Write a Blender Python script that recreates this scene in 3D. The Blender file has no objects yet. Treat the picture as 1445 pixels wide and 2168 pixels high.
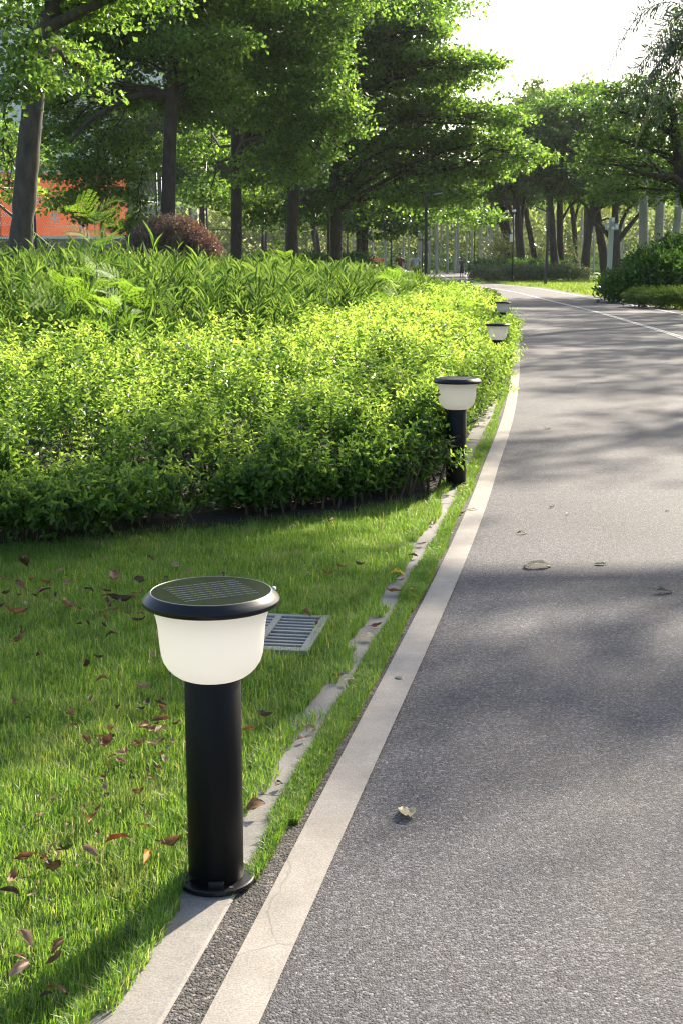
import bpy, math
import numpy as np
from mathutils import Vector, Matrix

R = math.radians
sc = bpy.context.scene
COL = sc.collection

# ------------------------------------------------------------------ camera, sky, sun, exposure
CAMH, PITCH, FPX, CX, CY = 1.165, R(10.66), 2800.0, 722.5, 1084.0
cam_d = bpy.data.cameras.new('camera')
cam = bpy.data.objects.new('camera', cam_d)
COL.objects.link(cam)
cam.location = (0, 0, CAMH)
cam.rotation_euler = (R(90) - PITCH, 0, 0)
cam_d.sensor_fit = 'VERTICAL'
cam_d.sensor_height = 36.0
cam_d.lens = 36.0 * FPX / 2168.0
cam_d.clip_start = 0.05
cam_d.clip_end = 3000
cam_d.dof.use_dof = False
cam_d.dof.focus_distance = 3.4
cam_d.dof.aperture_fstop = 13.0
sc.camera = cam

SUN_EL, SUN_AZ = R(32), R(31)          # azimuth measured from +Y towards +X
SDIR = Vector((math.sin(SUN_AZ) * math.cos(SUN_EL), math.cos(SUN_AZ) * math.cos(SUN_EL), math.sin(SUN_EL)))
w = bpy.data.worlds.new('World')
sc.world = w
w.use_nodes = True
nt = w.node_tree
sky = nt.nodes.new('ShaderNodeTexSky')
sky.sky_type = 'NISHITA'
sky.sun_disc = False
sky.sun_elevation = SUN_EL
sky.sun_rotation = SUN_AZ
sky.air_density = 1.0
sky.dust_density = 2.2
sky.ozone_density = 1.0
nt.nodes['Background'].inputs['Strength'].default_value = 0.105
nt.links.new(sky.outputs[0], nt.nodes['Background'].inputs['Color'])

sun_d = bpy.data.lights.new('sun', 'SUN')
sun_d.energy = 5.0
sun_d.angle = R(1.0)
sun_d.color = (1.0, 0.89, 0.72)
sun = bpy.data.objects.new('sun', sun_d)
COL.objects.link(sun)
sun.rotation_euler = SDIR.to_track_quat('Z', 'Y').to_euler()

sc.view_settings.view_transform = 'Standard'
sc.view_settings.look = 'None'
sc.view_settings.gamma = 1.0
sc.view_settings.exposure = 1.4
sc.render.engine = 'CYCLES'
cy = sc.cycles
cy.max_bounces = 8
cy.diffuse_bounces = 3
cy.glossy_bounces = 2
cy.transmission_bounces = 5
cy.transparent_max_bounces = 8
cy.volume_bounces = 0
cy.sample_clamp_indirect = 6.0
cy.caustics_reflective = False
cy.caustics_refractive = False
cy.filter_width = 1.15
cy.use_denoising = True
cy.denoiser = 'OPENIMAGEDENOISE'

# ------------------------------------------------------------------ photo <-> place
CP, SP = math.cos(PITCH), math.sin(PITCH)

def ray(px, py):
    a = (px - CX) / FPX
    b = (CY - py) / FPX
    return np.array([a, CP + b * SP, -SP + b * CP])

def G(px, py, z=0.0):
    r = ray(px, py)
    t = (z - CAMH) / r[2]
    return np.array([r[0] * t, r[1] * t])

def D(px, py, Y):
    r = ray(px, py)
    t = Y / r[1]
    return np.array([r[0] * t, Y, CAMH + r[2] * t])

# ------------------------------------------------------------------ mesh helpers
class MB:
    def __init__(self):
        self.v, self.f, self.n = [], [], 0
        self.at = []

    def add(self, V, F, mi=0, at=None):
        V = np.asarray(V, dtype=np.float32).reshape(-1, 3)
        for A in (F if isinstance(F, list) else [F]):
            A = np.asarray(A, dtype=np.int32)
            if A.size:
                self.f.append((A + self.n, mi))
        self.v.append(V)
        self.at.append(np.full(len(V), 0.0, np.float32) if at is None else np.broadcast_to(np.asarray(at, np.float32), (len(V),)))
        self.n += len(V)
        return self

    def build(self, name, mats, parent=None, smooth=False):
        me = bpy.data.meshes.new(name)
        V = np.concatenate(self.v)
        me.vertices.add(len(V))
        me.vertices.foreach_set('co', V.ravel())
        cnt = np.concatenate([np.full(len(A), A.shape[1], np.int32) for A, _ in self.f])
        loops = np.concatenate([A.ravel() for A, _ in self.f]).astype(np.int32)
        mi = np.concatenate([np.full(len(A), m, np.int32) for A, m in self.f])
        me.loops.add(len(loops))
        me.loops.foreach_set('vertex_index', loops)
        me.polygons.add(len(cnt))
        st = np.zeros(len(cnt), np.int32)
        st[1:] = np.cumsum(cnt)[:-1]
        me.polygons.foreach_set('loop_start', st)
        me.polygons.foreach_set('loop_total', cnt)
        me.polygons.foreach_set('material_index', mi)
        me.polygons.foreach_set('use_smooth', np.full(len(cnt), smooth, bool))
        at = np.concatenate(self.at)
        if np.any(at):
            a = me.attributes.new('tip', 'FLOAT', 'POINT')
            a.data.foreach_set('value', at.astype(np.float32))
        me.update(calc_edges=True)
        for m in (mats if isinstance(mats, (list, tuple)) else [mats]):
            me.materials.append(m)
        o = bpy.data.objects.new(name, me)
        COL.objects.link(o)
        if parent is not None:
            o.parent = parent
        return o

def unit(a):
    return a / np.maximum(np.linalg.norm(a, axis=-1, keepdims=True), 1e-9)

def tube(pts, rad, sides=8, cap=True):
    pts = np.asarray(pts, float)
    n = len(pts)
    rad = np.broadcast_to(np.asarray(rad, float), (n,))
    tan = unit(np.gradient(pts, axis=0))
    ref = np.array([0.0, 0.0, 1.0]) if abs(tan[0][2]) < 0.85 else np.array([1.0, 0.0, 0.0])
    V = []
    u = None
    for i in range(n):
        if u is None:
            u = np.cross(tan[i], ref)
        else:
            u = u - tan[i] * np.dot(u, tan[i])
        u = u / max(np.linalg.norm(u), 1e-9)
        v = np.cross(tan[i], u)
        th = np.linspace(0, 2 * math.pi, sides, endpoint=False)
        V.append(pts[i] + rad[i] * (np.cos(th)[:, None] * u + np.sin(th)[:, None] * v))
    V = np.concatenate(V)
    F = []
    for i in range(n - 1):
        for j in range(sides):
            k = (j + 1) % sides
            F.append((i * sides + j, i * sides + k, (i + 1) * sides + k, (i + 1) * sides + j))
    out = [np.array(F)]
    if cap:
        out.append(np.array([list(range(sides))[::-1]]))
        out.append(np.array([[(n - 1) * sides + j for j in range(sides)]]))
    return V, out

def lathe(prof, segs=48, cap_bottom=False, cap_top=False):
    prof = np.asarray(prof, float)
    th = np.linspace(0, 2 * math.pi, segs, endpoint=False)
    V = np.stack([np.outer(prof[:, 0], np.cos(th)), np.outer(prof[:, 0], np.sin(th)), np.repeat(prof[:, 1:2], segs, 1)], -1).reshape(-1, 3)
    F = []
    for i in range(len(prof) - 1):
        for j in range(segs):
            k = (j + 1) % segs
            F.append((i * segs + j, i * segs + k, (i + 1) * segs + k, (i + 1) * segs + j))
    out = [np.array(F)]
    if cap_bottom:
        out.append(np.array([list(range(segs))[::-1]]))
    if cap_top:
        m = (len(prof) - 1) * segs
        out.append(np.array([[m + j for j in range(segs)]]))
    return V, out

def box(c, s, rotz=0.0, bev=0.0):
    x, y, z = s[0] / 2, s[1] / 2, s[2] / 2
    if bev > 0:
        b = bev
        ring = [(-x + b, -y), (x - b, -y), (x, -y + b), (x, y - b), (x - b, y), (-x + b, y), (-x, y - b), (-x, -y + b)]
        ins = [(-x + b, -y + b), (x - b, -y + b), (x - b, -y + b), (x - b, y - b), (x - b, y - b), (-x + b, y - b), (-x + b, y - b), (-x + b, -y + b)]
        V = [(a, d, -z) for a, d in ring] + [(a, d, z - b) for a, d in ring] + [((a * (x - b) / x), (d * (y - b) / y), z) for a, d in ring]
        F = []
        for r in range(2):
            for j in range(8):
                k = (j + 1) % 8
                F.append((r * 8 + j, r * 8 + k, r * 8 + 8 + k, r * 8 + 8 + j))
        Fs = [np.array(F), np.array([list(range(8))[::-1]]), np.array([[16 + j for j in range(8)]])]
        V = np.array(V)
    else:
        V = np.array([(-x, -y, -z), (x, -y, -z), (x, y, -z), (-x, y, -z), (-x, -y, z), (x, -y, z), (x, y, z), (-x, y, z)])
        Fs = [np.array([(0, 3, 2, 1), (4, 5, 6, 7), (0, 1, 5, 4), (1, 2, 6, 5), (2, 3, 7, 6), (3, 0, 4, 7)])]
    ca, sa = math.cos(rotz), math.sin(rotz)
    V = np.stack([V[:, 0] * ca - V[:, 1] * sa, V[:, 0] * sa + V[:, 1] * ca, V[:, 2]], 1) + np.asarray(c, float)
    return V, Fs

def beam(a, b, wd, dp):
    """a rectangular bar from a to b"""
    a, b = np.asarray(a, float), np.asarray(b, float)
    t = unit(b - a)
    ref = np.array([0, 1.0, 0]) if abs(t[1]) < 0.9 else np.array([0, 0, 1.0])
    u = unit(np.cross(t, ref))
    v = np.cross(t, u)
    V = []
    for p in (a, b):
        for su, sv in ((-1, -1), (1, -1), (1, 1), (-1, 1)):
            V.append(p + u * su * wd / 2 + v * sv * dp / 2)
    return np.array(V), [np.array([(0, 1, 5, 4), (1, 2, 6, 5), (2, 3, 7, 6), (3, 0, 4, 7), (3, 2, 1, 0), (4, 5, 6, 7)])]

def leaf6(P, d, n, L, W, fold=0.15, curl=0.15):
    """folded six-point leaves; arrays of N"""
    d = unit(d)
    s = unit(np.cross(d, n))
    n = np.cross(s, d)
    L = np.broadcast_to(np.asarray(L, float), (len(P),))[:, None]
    W = np.broadcast_to(np.asarray(W, float), (len(P),))[:, None]
    m1 = P + d * L * 0.33 + n * (fold * W)
    m2 = P + d * L * 0.70 + n * (fold * W * 0.8 - curl * L * 0.35)
    t = P + d * L * 0.98 - n * curl * L
    V = np.stack([P, m1 + s * W * 0.48, m2 + s * W * 0.40, t, m2 - s * W * 0.40, m1 - s * W * 0.48], 1).reshape(-1, 3)
    b = np.arange(len(P))[:, None] * 6
    return V, np.concatenate([b + np.array([[0, 1, 2, 3]]), b + np.array([[0, 3, 4, 5]])])

def kite(P, d, n, L, W):
    d = unit(d)
    s = unit(np.cross(d, n))
    nn = np.cross(s, d)
    L = np.broadcast_to(np.asarray(L, float), (len(P),))[:, None]
    W = np.broadcast_to(np.asarray(W, float), (len(P),))[:, None]
    m = P + d * L * 0.6
    V = np.stack([P, m + s * W * 0.5 + nn * W * 0.12, P + d * L, m - s * W * 0.5 + nn * W * 0.12], 1).reshape(-1, 3)
    b = np.arange(len(P))[:, None] * 4
    return V, b + np.array([[0, 1, 2, 3]])

def inpoly(p, poly):
    poly = np.asarray(poly)
    x, y = p[:, 0], p[:, 1]
    r = np.zeros(len(p), bool)
    j = len(poly) - 1
    for i in range(len(poly)):
        xi, yi = poly[i]
        xj, yj = poly[j]
        c = ((yi > y) != (yj > y)) & (x < (xj - xi) * (y - yi) / (yj - yi + 1e-12) + xi)
        r ^= c
        j = i
    return r

def sample_poly(rng, poly, n):
    poly = np.asarray(poly)
    lo, hi = poly.min(0), poly.max(0)
    out = []
    got = 0
    while got < n:
        p = rng.random((max(1000, n * 2), 2)) * (hi - lo) + lo
        p = p[inpoly(p, poly)]
        out.append(p)
        got += len(p)
    return np.concatenate(out)[:n]

def area(poly):
    p = np.asarray(poly)
    q = np.roll(p, -1, 0)
    return abs(np.sum(p[:, 0] * q[:, 1] - q[:, 0] * p[:, 1])) / 2

def spline(pts, step):
    pts = np.asarray(pts, float)
    P = np.concatenate([[2 * pts[0] - pts[1]], pts, [2 * pts[-1] - pts[-2]]])
    out = []
    for i in range(1, len(P) - 2):
        n = max(2, int(np.linalg.norm(P[i + 1] - P[i]) / step))
        for t in np.linspace(0, 1, n, endpoint=False):
            a, b, c, d = P[i - 1], P[i], P[i + 1], P[i + 2]
            out.append(0.5 * ((2 * b) + (c - a) * t + (2 * a - 5 * b + 4 * c - d) * t * t + (3 * b - a - 3 * c + d) * t ** 3))
    out.append(pts[-1])
    return np.array(out)

def offset(c, d):
    """positive d moves to the left of the walking direction"""
    t = unit(np.gradient(c, axis=0))
    return c + np.stack([-t[:, 1], t[:, 0]], 1) * (np.asarray(d)[:, None] if np.ndim(d) else d)

def vnoise(p, freq, seed=0):
    """cheap smooth value noise on n x 2 points"""
    q = np.asarray(p, float)[:, :2] * freq + seed * 17.31
    i = np.floor(q).astype(np.int64)
    f = q - i
    f = f * f * (3 - 2 * f)
    def h(a, b):
        k = (a * 374761393 + b * 668265263 + seed * 974711) & 0x7fffffff
        k = ((k ^ (k >> 13)) * 1274126177) & 0x7fffffff
        return (k ^ (k >> 16)) % 10007 / 10007.0
    a = h(i[:, 0], i[:, 1]); b = h(i[:, 0] + 1, i[:, 1]); c = h(i[:, 0], i[:, 1] + 1); d = h(i[:, 0] + 1, i[:, 1] + 1)
    return (a * (1 - f[:, 0]) + b * f[:, 0]) * (1 - f[:, 1]) + (c * (1 - f[:, 0]) + d * f[:, 0]) * f[:, 1]

def tag(o, label=None, cat=None, group=None, kind=None):
    if label: o['label'] = label
    if cat: o['category'] = cat
    if group: o['group'] = group
    if kind: o['kind'] = kind
    return o

def thing(name, label, cat, loc=(0, 0, 0), rotz=0.0, group=None):
    o = bpy.data.objects.new(name, None)
    o.empty_display_size = 0.2
    COL.objects.link(o)
    o.location = loc
    o.rotation_euler = (0, 0, rotz)
    return tag(o, label, cat, group)

def copy_tree(o, parent=None):
    c = o.copy()
    COL.objects.link(c)
    if parent is not None:
        c.parent = parent
    for ch in [x for x in COL.objects if x.parent == o]:
        copy_tree(ch, c)
    return c

# ------------------------------------------------------------------ materials
def mat(name):
    m = bpy.data.materials.new(name)
    m.use_nodes = True
    n = m.node_tree.nodes
    return m, n, m.node_tree.links, n['Principled BSDF']

def plain(name, col, rough=0.5, metal=0.0, noise=0.0, nscale=20.0, bump=0.0, coat=0.0):
    m, n, l, b = mat(name)
    b.inputs['Roughness'].default_value = rough
    b.inputs['Metallic'].default_value = metal
    b.inputs['Coat Weight'].default_value = coat
    tc = n.new('ShaderNodeTexCoord')
    t = n.new('ShaderNodeTexNoise')
    t.inputs['Scale'].default_value = nscale
    t.inputs['Detail'].default_value = 6
    l.new(tc.outputs['Object'], t.inputs['Vector'])
    mx = n.new('ShaderNodeMix')
    mx.data_type = 'RGBA'
    c0 = [max(0, x * (1 - noise)) for x in col] + [1]
    c1 = [min(1, x * (1 + noise)) for x in col] + [1]
    mx.inputs[6].default_value = c0
    mx.inputs[7].default_value = c1
    l.new(t.outputs['Fac'], mx.inputs[0])
    l.new(mx.outputs[2], b.inputs['Base Color'])
    if bump > 0:
        bp = n.new('ShaderNodeBump')
        bp.inputs['Strength'].default_value = bump
        bp.inputs['Distance'].default_value = 0.01
        l.new(t.outputs['Fac'], bp.inputs['Height'])
        l.new(bp.outputs[0], b.inputs['Normal'])
    return m

def foliage(name, c0, c1, trans=0.45, tcol=None, rough=0.42, tip=None, spec=0.5):
    """leaves: colour varies leaf by leaf, light passes through; tip = colour of young growth"""
    m, n, l, b = mat(name)
    geo = n.new('ShaderNodeNewGeometry')
    mx = n.new('ShaderNodeMix')
    mx.data_type = 'RGBA'
    mx.inputs[6].default_value = (*c0, 1)
    mx.inputs[7].default_value = (*c1, 1)
    l.new(geo.outputs['Random Per Island'], mx.inputs[0])
    col = mx.outputs[2]
    if tip is not None:
        at = n.new('ShaderNodeAttribute')
        at.attribute_name = 'tip'
        m2 = n.new('ShaderNodeMix')
        m2.data_type = 'RGBA'
        l.new(at.outputs['Fac'], m2.inputs[0])
        l.new(col, m2.inputs[6])
        m2.inputs[7].default_value = (*tip, 1)
        col = m2.outputs[2]
    l.new(col, b.inputs['Base Color'])
    b.inputs['Roughness'].default_value = rough
    b.inputs['Specular IOR Level'].default_value = spec
    tr = n.new('ShaderNodeBsdfTranslucent')
    gm = n.new('ShaderNodeMix')
    gm.data_type = 'RGBA'
    gm.blend_type = 'MULTIPLY'
    gm.inputs[0].default_value = 1.0
    l.new(col, gm.inputs[6])
    gm.inputs[7].default_value = (*(tcol or (2.6, 2.4, 1.2)), 1)
    l.new(gm.outputs[2], tr.inputs['Color'])
    ms = n.new('ShaderNodeMixShader')
    ms.inputs[0].default_value = trans
    l.new(b.outputs[0], ms.inputs[1])
    l.new(tr.outputs[0], ms.inputs[2])
    l.new(ms.outputs[0], n['Material Output'].inputs['Surface'])
    return m

def asphalt_mat(name, lo, hi, scale, bump):
    m, n, l, b = mat(name)
    tc = n.new('ShaderNodeTexCoord')
    v = n.new('ShaderNodeTexVoronoi')
    v.inputs['Scale'].default_value = scale
    l.new(tc.outputs['Object'], v.inputs['Vector'])
    v2 = n.new('ShaderNodeTexVoronoi')
    v2.inputs['Scale'].default_value = scale * 2.3
    l.new(tc.outputs['Object'], v2.inputs['Vector'])
    sep = n.new('ShaderNodeSeparateColor')
    l.new(v.outputs['Color'], sep.inputs[0])
    ramp = n.new('ShaderNodeValToRGB')
    e = ramp.color_ramp.elements
    e[0].position = 0.0
    e[0].color = (*lo, 1)
    e[1].position = 1.0
    e[1].color = (*[min(0.6, c * 1.5) for c in hi], 1)
    k = e.new(0.62)
    k.color = (*[(a * 0.62 + c * 0.38) for a, c in zip(lo, hi)], 1)
    k = e.new(0.93)
    k.color = (*hi, 1)
    l.new(sep.outputs[0], ramp.inputs[0])
    big = n.new('ShaderNodeTexNoise')
    big.inputs['Scale'].default_value = 1.3
    big.inputs['Detail'].default_value = 7
    big.inputs['Roughness'].default_value = 0.65
    l.new(tc.outputs['Object'], big.inputs['Vector'])
    mr = n.new('ShaderNodeMapRange')
    mr.inputs[1].default_value = 0.25
    mr.inputs[2].default_value = 0.75
    mr.inputs[3].default_value = 0.70
    mr.inputs[4].default_value = 1.30
    l.new(big.outputs['Fac'], mr.inputs[0])
    mul = n.new('ShaderNodeVectorMath')
    mul.operation = 'SCALE'
    l.new(ramp.outputs[0], mul.inputs[0])
    l.new(mr.outputs[0], mul.inputs['Scale'])
    l.new(mul.outputs[0], b.inputs['Base Color'])
    hgt = n.new('ShaderNodeMath')
    hgt.operation = 'MULTIPLY_ADD'
    l.new(v2.outputs['Distance'], hgt.inputs[0])
    hgt.inputs[1].default_value = -0.5
    inv = n.new('ShaderNodeMath')
    inv.operation = 'MULTIPLY'
    l.new(v.outputs['Distance'], inv.inputs[0])
    inv.inputs[1].default_value = -1.0
    l.new(inv.outputs[0], hgt.inputs[2])
    bp = n.new('ShaderNodeBump')
    bp.inputs['Strength'].default_value = bump
    bp.inputs['Distance'].default_value = 0.004
    l.new(hgt.outputs[0], bp.inputs['Height'])
    l.new(bp.outputs[0], b.inputs['Normal'])
    b.inputs['Roughness'].default_value = 0.75
    b.inputs['Specular IOR Level'].default_value = 0.32
    return m

def concrete_mat(name, col, speck=0.25, crack=0.0):
    m, n, l, b = mat(name)
    tc = n.new('ShaderNodeTexCoord')
    big = n.new('ShaderNodeTexNoise')
    big.inputs['Scale'].default_value = 6
    big.inputs['Detail'].default_value = 8
    big.inputs['Roughness'].default_value = 0.7
    l.new(tc.outputs['Object'], big.inputs['Vector'])
    fine = n.new('ShaderNodeTexNoise')
    fine.inputs['Scale'].default_value = 260
    fine.inputs['Detail'].default_value = 3
    l.new(tc.outputs['Object'], fine.inputs['Vector'])
    r1 = n.new('ShaderNodeMapRange')
    r1.inputs[1].default_value = 0.3; r1.inputs[2].default_value = 0.75
    r1.inputs[3].default_value = 1.16; r1.inputs[4].default_value = 0.72
    l.new(big.outputs['Fac'], r1.inputs[0])
    r2 = n.new('ShaderNodeMapRange')
    r2.inputs[1].default_value = 0.3; r2.inputs[2].default_value = 0.7
    r2.inputs[3].default_value = 1 - speck; r2.inputs[4].default_value = 1 + speck * 0.6
    l.new(fine.outputs['Fac'], r2.inputs[0])
    mm = n.new('ShaderNodeMath')
    mm.operation = 'MULTIPLY'
    l.new(r1.outputs[0], mm.inputs[0]); l.new(r2.outputs[0], mm.inputs[1])
    last = mm.outputs[0]
    if crack > 0:
        wv = n.new('ShaderNodeTexNoise')
        wv.inputs['Scale'].default_value = 3
        wv.inputs['Detail'].default_value = 8
        l.new(tc.outputs['Object'], wv.inputs['Vector'])
        vm = n.new('ShaderNodeMix')
        vm.data_type = 'VECTOR'
        vm.inputs[0].default_value = 0.12
        l.new(tc.outputs['Object'], vm.inputs[4]); l.new(wv.outputs['Color'], vm.inputs[5])
        vo = n.new('ShaderNodeTexVoronoi')
        vo.feature = 'DISTANCE_TO_EDGE'
        vo.inputs['Scale'].default_value = 0.9
        l.new(vm.outputs[1], vo.inputs['Vector'])
        cr = n.new('ShaderNodeMapRange')
        cr.inputs[1].default_value = 0.0; cr.inputs[2].default_value = 0.0022
        cr.inputs[3].default_value = 1 - crack; cr.inputs[4].default_value = 1
        l.new(vo.outputs['Distance'], cr.inputs[0])
        m3 = n.new('ShaderNodeMath')
        m3.operation = 'MULTIPLY'
        l.new(last, m3.inputs[0]); l.new(cr.outputs[0], m3.inputs[1])
        last = m3.outputs[0]
    sc_ = n.new('ShaderNodeVectorMath')
    sc_.operation = 'SCALE'
    sc_.inputs[0].default_value = col
    l.new(last, sc_.inputs['Scale'])
    l.new(sc_.outputs[0], b.inputs['Base Color'])
    bp = n.new('ShaderNodeBump')
    bp.inputs['Strength'].default_value = 0.35
    bp.inputs['Distance'].default_value = 0.002
    l.new(fine.outputs['Fac'], bp.inputs['Height'])
    l.new(bp.outputs[0], b.inputs['Normal'])
    b.inputs['Roughness'].default_value = 0.8
    return m

def bark_mat(name, c0, c1, scale=7.0):
    m, n, l, b = mat(name)
    tc = n.new('ShaderNodeTexCoord')
    mp = n.new('ShaderNodeMapping')
    mp.inputs['Scale'].default_value = (1.0, 1.0, 0.35)
    l.new(tc.outputs['Object'], mp.inputs['Vector'])
    t = n.new('ShaderNodeTexNoise')
    t.inputs['Scale'].default_value = scale
    t.inputs['Detail'].default_value = 9
    t.inputs['Roughness'].default_value = 0.68
    l.new(mp.outputs[0], t.inputs['Vector'])
    rp = n.new('ShaderNodeValToRGB')
    rp.color_ramp.elements[0].position = 0.32
    rp.color_ramp.elements[1].position = 0.68
    rp.color_ramp.elements[0].color = (*c0, 1)
    rp.color_ramp.elements[1].color = (*c1, 1)
    l.new(t.outputs['Fac'], rp.inputs[0])
    l.new(rp.outputs[0], b.inputs['Base Color'])
    bp = n.new('ShaderNodeBump')
    bp.inputs['Strength'].default_value = 0.7
    bp.inputs['Distance'].default_value = 0.04
    l.new(t.outputs['Fac'], bp.inputs['Height'])
    l.new(bp.outputs[0], b.inputs['Normal'])
    b.inputs['Roughness'].default_value = 0.85
    return m

M = {}
M['asphalt'] = asphalt_mat('asphalt', (0.027, 0.0262, 0.0305), (0.148, 0.143, 0.156), 225, 0.6)
M['porous'] = asphalt_mat('porous_asphalt', (0.025, 0.023, 0.022), (0.15, 0.135, 0.125), 150, 1.0)
M['band'] = concrete_mat('painted_concrete', (0.29, 0.262, 0.23), 0.28, 0.30)
M['kerb'] = concrete_mat('kerb_concrete', (0.255, 0.238, 0.215), 0.26)
M['line'] = concrete_mat('line_paint', (0.62, 0.60, 0.56), 0.15)
M['soil'] = plain('soil', (0.035, 0.026, 0.018), 0.95, noise=0.6, nscale=30, bump=0.8)

m, n, l, b = mat('ground_turf')
tc = n.new('ShaderNodeTexCoord')
t1 = n.new('ShaderNodeTexNoise'); t1.inputs['Scale'].default_value = 0.25; t1.inputs['Detail'].default_value = 8
t2 = n.new('ShaderNodeTexNoise'); t2.inputs['Scale'].default_value = 14; t2.inputs['Detail'].default_value = 8
l.new(tc.outputs['Object'], t1.inputs['Vector']); l.new(tc.outputs['Object'], t2.inputs['Vector'])
ad = n.new('ShaderNodeMath'); ad.operation = 'MULTIPLY'
l.new(t1.outputs['Fac'], ad.inputs[0]); l.new(t2.outputs['Fac'], ad.inputs[1])
rp = n.new('ShaderNodeValToRGB')
rp.color_ramp.elements[0].position = 0.12; rp.color_ramp.elements[0].color = (0.035, 0.06, 0.014, 1)
rp.color_ramp.elements[1].position = 0.40; rp.color_ramp.elements[1].color = (0.12, 0.18, 0.03, 1)
l.new(ad.outputs[0], rp.inputs[0]); l.new(rp.outputs[0], b.inputs['Base Color'])
b.inputs['Roughness'].default_value = 0.9
M['turf'] = m

M['grass'] = foliage('grass_blades', (0.045, 0.115, 0.016), (0.165, 0.275, 0.045), 0.50, (2.5, 2.3, 1.5), 0.42, tip=(0.42, 0.36, 0.22))
M['farlawn'] = foliage('far_lawn_blades', (0.10, 0.17, 0.025), (0.17, 0.25, 0.045), 0.45, (2.4, 2.2, 1.2), 0.5)
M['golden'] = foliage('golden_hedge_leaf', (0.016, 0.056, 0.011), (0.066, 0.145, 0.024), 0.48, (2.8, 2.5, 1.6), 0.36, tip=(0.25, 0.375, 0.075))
M['lance'] = foliage('lance_leaf', (0.038, 0.090, 0.020), (0.135, 0.215, 0.045), 0.44, (2.4, 2.2, 1.5), 0.24, spec=0.6)
M['fern'] = foliage('feathery_leaf', (0.15, 0.28, 0.03), (0.25, 0.40, 0.05), 0.5, (1.8, 1.8, 1.0), 0.5)
M['tree'] = foliage('tree_leaf', (0.025, 0.060, 0.016), (0.100, 0.172, 0.033), 0.52, (3.95, 3.7, 2.1), 0.33, spec=0.4)
M['tree_dark'] = foliage('dark_tree_leaf', (0.020, 0.050, 0.014), (0.064, 0.118, 0.024), 0.44, (3.3, 3.2, 1.7), 0.36, spec=0.35)
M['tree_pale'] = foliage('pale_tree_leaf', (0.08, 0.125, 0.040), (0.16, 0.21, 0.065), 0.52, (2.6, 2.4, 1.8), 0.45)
M['palm_leaf'] = foliage('palm_leaf', (0.020, 0.040, 0.020), (0.042, 0.070, 0.030), 0.25, (2.0, 2.0, 1.1), 0.32)
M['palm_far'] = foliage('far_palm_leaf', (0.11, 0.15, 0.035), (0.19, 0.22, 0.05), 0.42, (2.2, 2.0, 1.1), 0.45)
M['shrub'] = foliage('shrub_leaf', (0.025, 0.070, 0.016), (0.060, 0.125, 0.025), 0.35, (2.3, 2.2, 1.1), 0.25)
M['box_hedge'] = foliage('clipped_hedge_leaf', (0.035, 0.075, 0.014), (0.075, 0.120, 0.022), 0.35, (2.2, 2.1, 1.1), 0.5)
M['grey_hedge'] = foliage('ground_cover_leaf', (0.05, 0.085, 0.035), (0.16, 0.20, 0.10), 0.35, (2.0, 1.9, 1.3), 0.3)
M['purple'] = foliage('purple_leaf', (0.075, 0.056, 0.044), (0.20, 0.155, 0.12), 0.30, (1.8, 1.5, 1.3), 0.35, tip=(0.22, 0.075, 0.065))
M['red_flower'] = foliage('red_flower', (0.16, 0.035, 0.025), (0.20, 0.10, 0.05), 0.4, (1.5, 1.2, 1.0), 0.6)
M['bark_pale'] = bark_mat('pale_bark', (0.030, 0.023, 0.018), (0.115, 0.092, 0.075), 6)
M['bark'] = bark_mat('brown_bark', (0.018, 0.013, 0.010), (0.068, 0.050, 0.037), 6)
M['palm_bark'] = bark_mat('palm_bark', (0.22, 0.21, 0.19), (0.36, 0.34, 0.31), 4)
M['stem'] = plain('woody_stem', (0.075, 0.055, 0.035), 0.8, noise=0.4, nscale=40)
M['green_stem'] = plain('green_stem', (0.06, 0.075, 0.02), 0.6, noise=0.3, nscale=40)
M['black_metal'] = plain('black_coated_metal', (0.006, 0.006, 0.007), 0.32, 0.0, noise=0.15, nscale=300, bump=0.03)
M['post_metal'] = plain('black_post_coating', (0.005, 0.005, 0.006), 0.5, 0.0, noise=0.15, nscale=300, bump=0.03)
M['post_metal'].node_tree.nodes['Principled BSDF'].inputs['Specular IOR Level'].default_value = 0.2
M['black_matt'] = plain('black_matt_metal', (0.015, 0.015, 0.017), 0.5, 0.0, noise=0.2, nscale=80)
M['dark_gap'] = plain('dark_recess', (0.006, 0.006, 0.006), 0.8)
M['cap_ring'] = plain('cap_ring_silver', (0.13, 0.135, 0.145), 0.45, 0.1)
M['cell_silver'] = plain('cell_silver', (0.30, 0.31, 0.31), 0.5)
M['steel_grey'] = plain('grey_green_steel', (0.035, 0.05, 0.055), 0.5, 0.2, noise=0.2, nscale=8)
M['post_blue'] = plain('slate_post_paint', (0.035, 0.042, 0.055), 0.45, noise=0.15, nscale=12)
M['post_white'] = plain('white_post_paint', (0.40, 0.42, 0.42), 0.5, noise=0.08, nscale=9)
M['rust_pole'] = plain('brown_pole_paint', (0.075, 0.040, 0.028), 0.6, noise=0.3, nscale=9)
M['white_box'] = plain('white_enamel', (0.75, 0.77, 0.78), 0.4, noise=0.03)
M['galv'] = concrete_mat('grate_resin', (0.24, 0.245, 0.23), 0.25)
M['white_paint'] = plain('white_print', (0.78, 0.76, 0.74), 0.6)
M['tower_wall'] = plain('tower_wall', (0.72, 0.71, 0.69), 0.8, noise=0.06, nscale=0.5)
M['tower_trim'] = plain('tower_trim', (0.62, 0.60, 0.56), 0.8)
M['tower_glass'] = plain('tower_glass', (0.10, 0.13, 0.16), 0.2)
M['slate_wall'] = plain('slate_blue_wall', (0.030, 0.040, 0.055), 0.6, noise=0.25, nscale=2)

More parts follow.
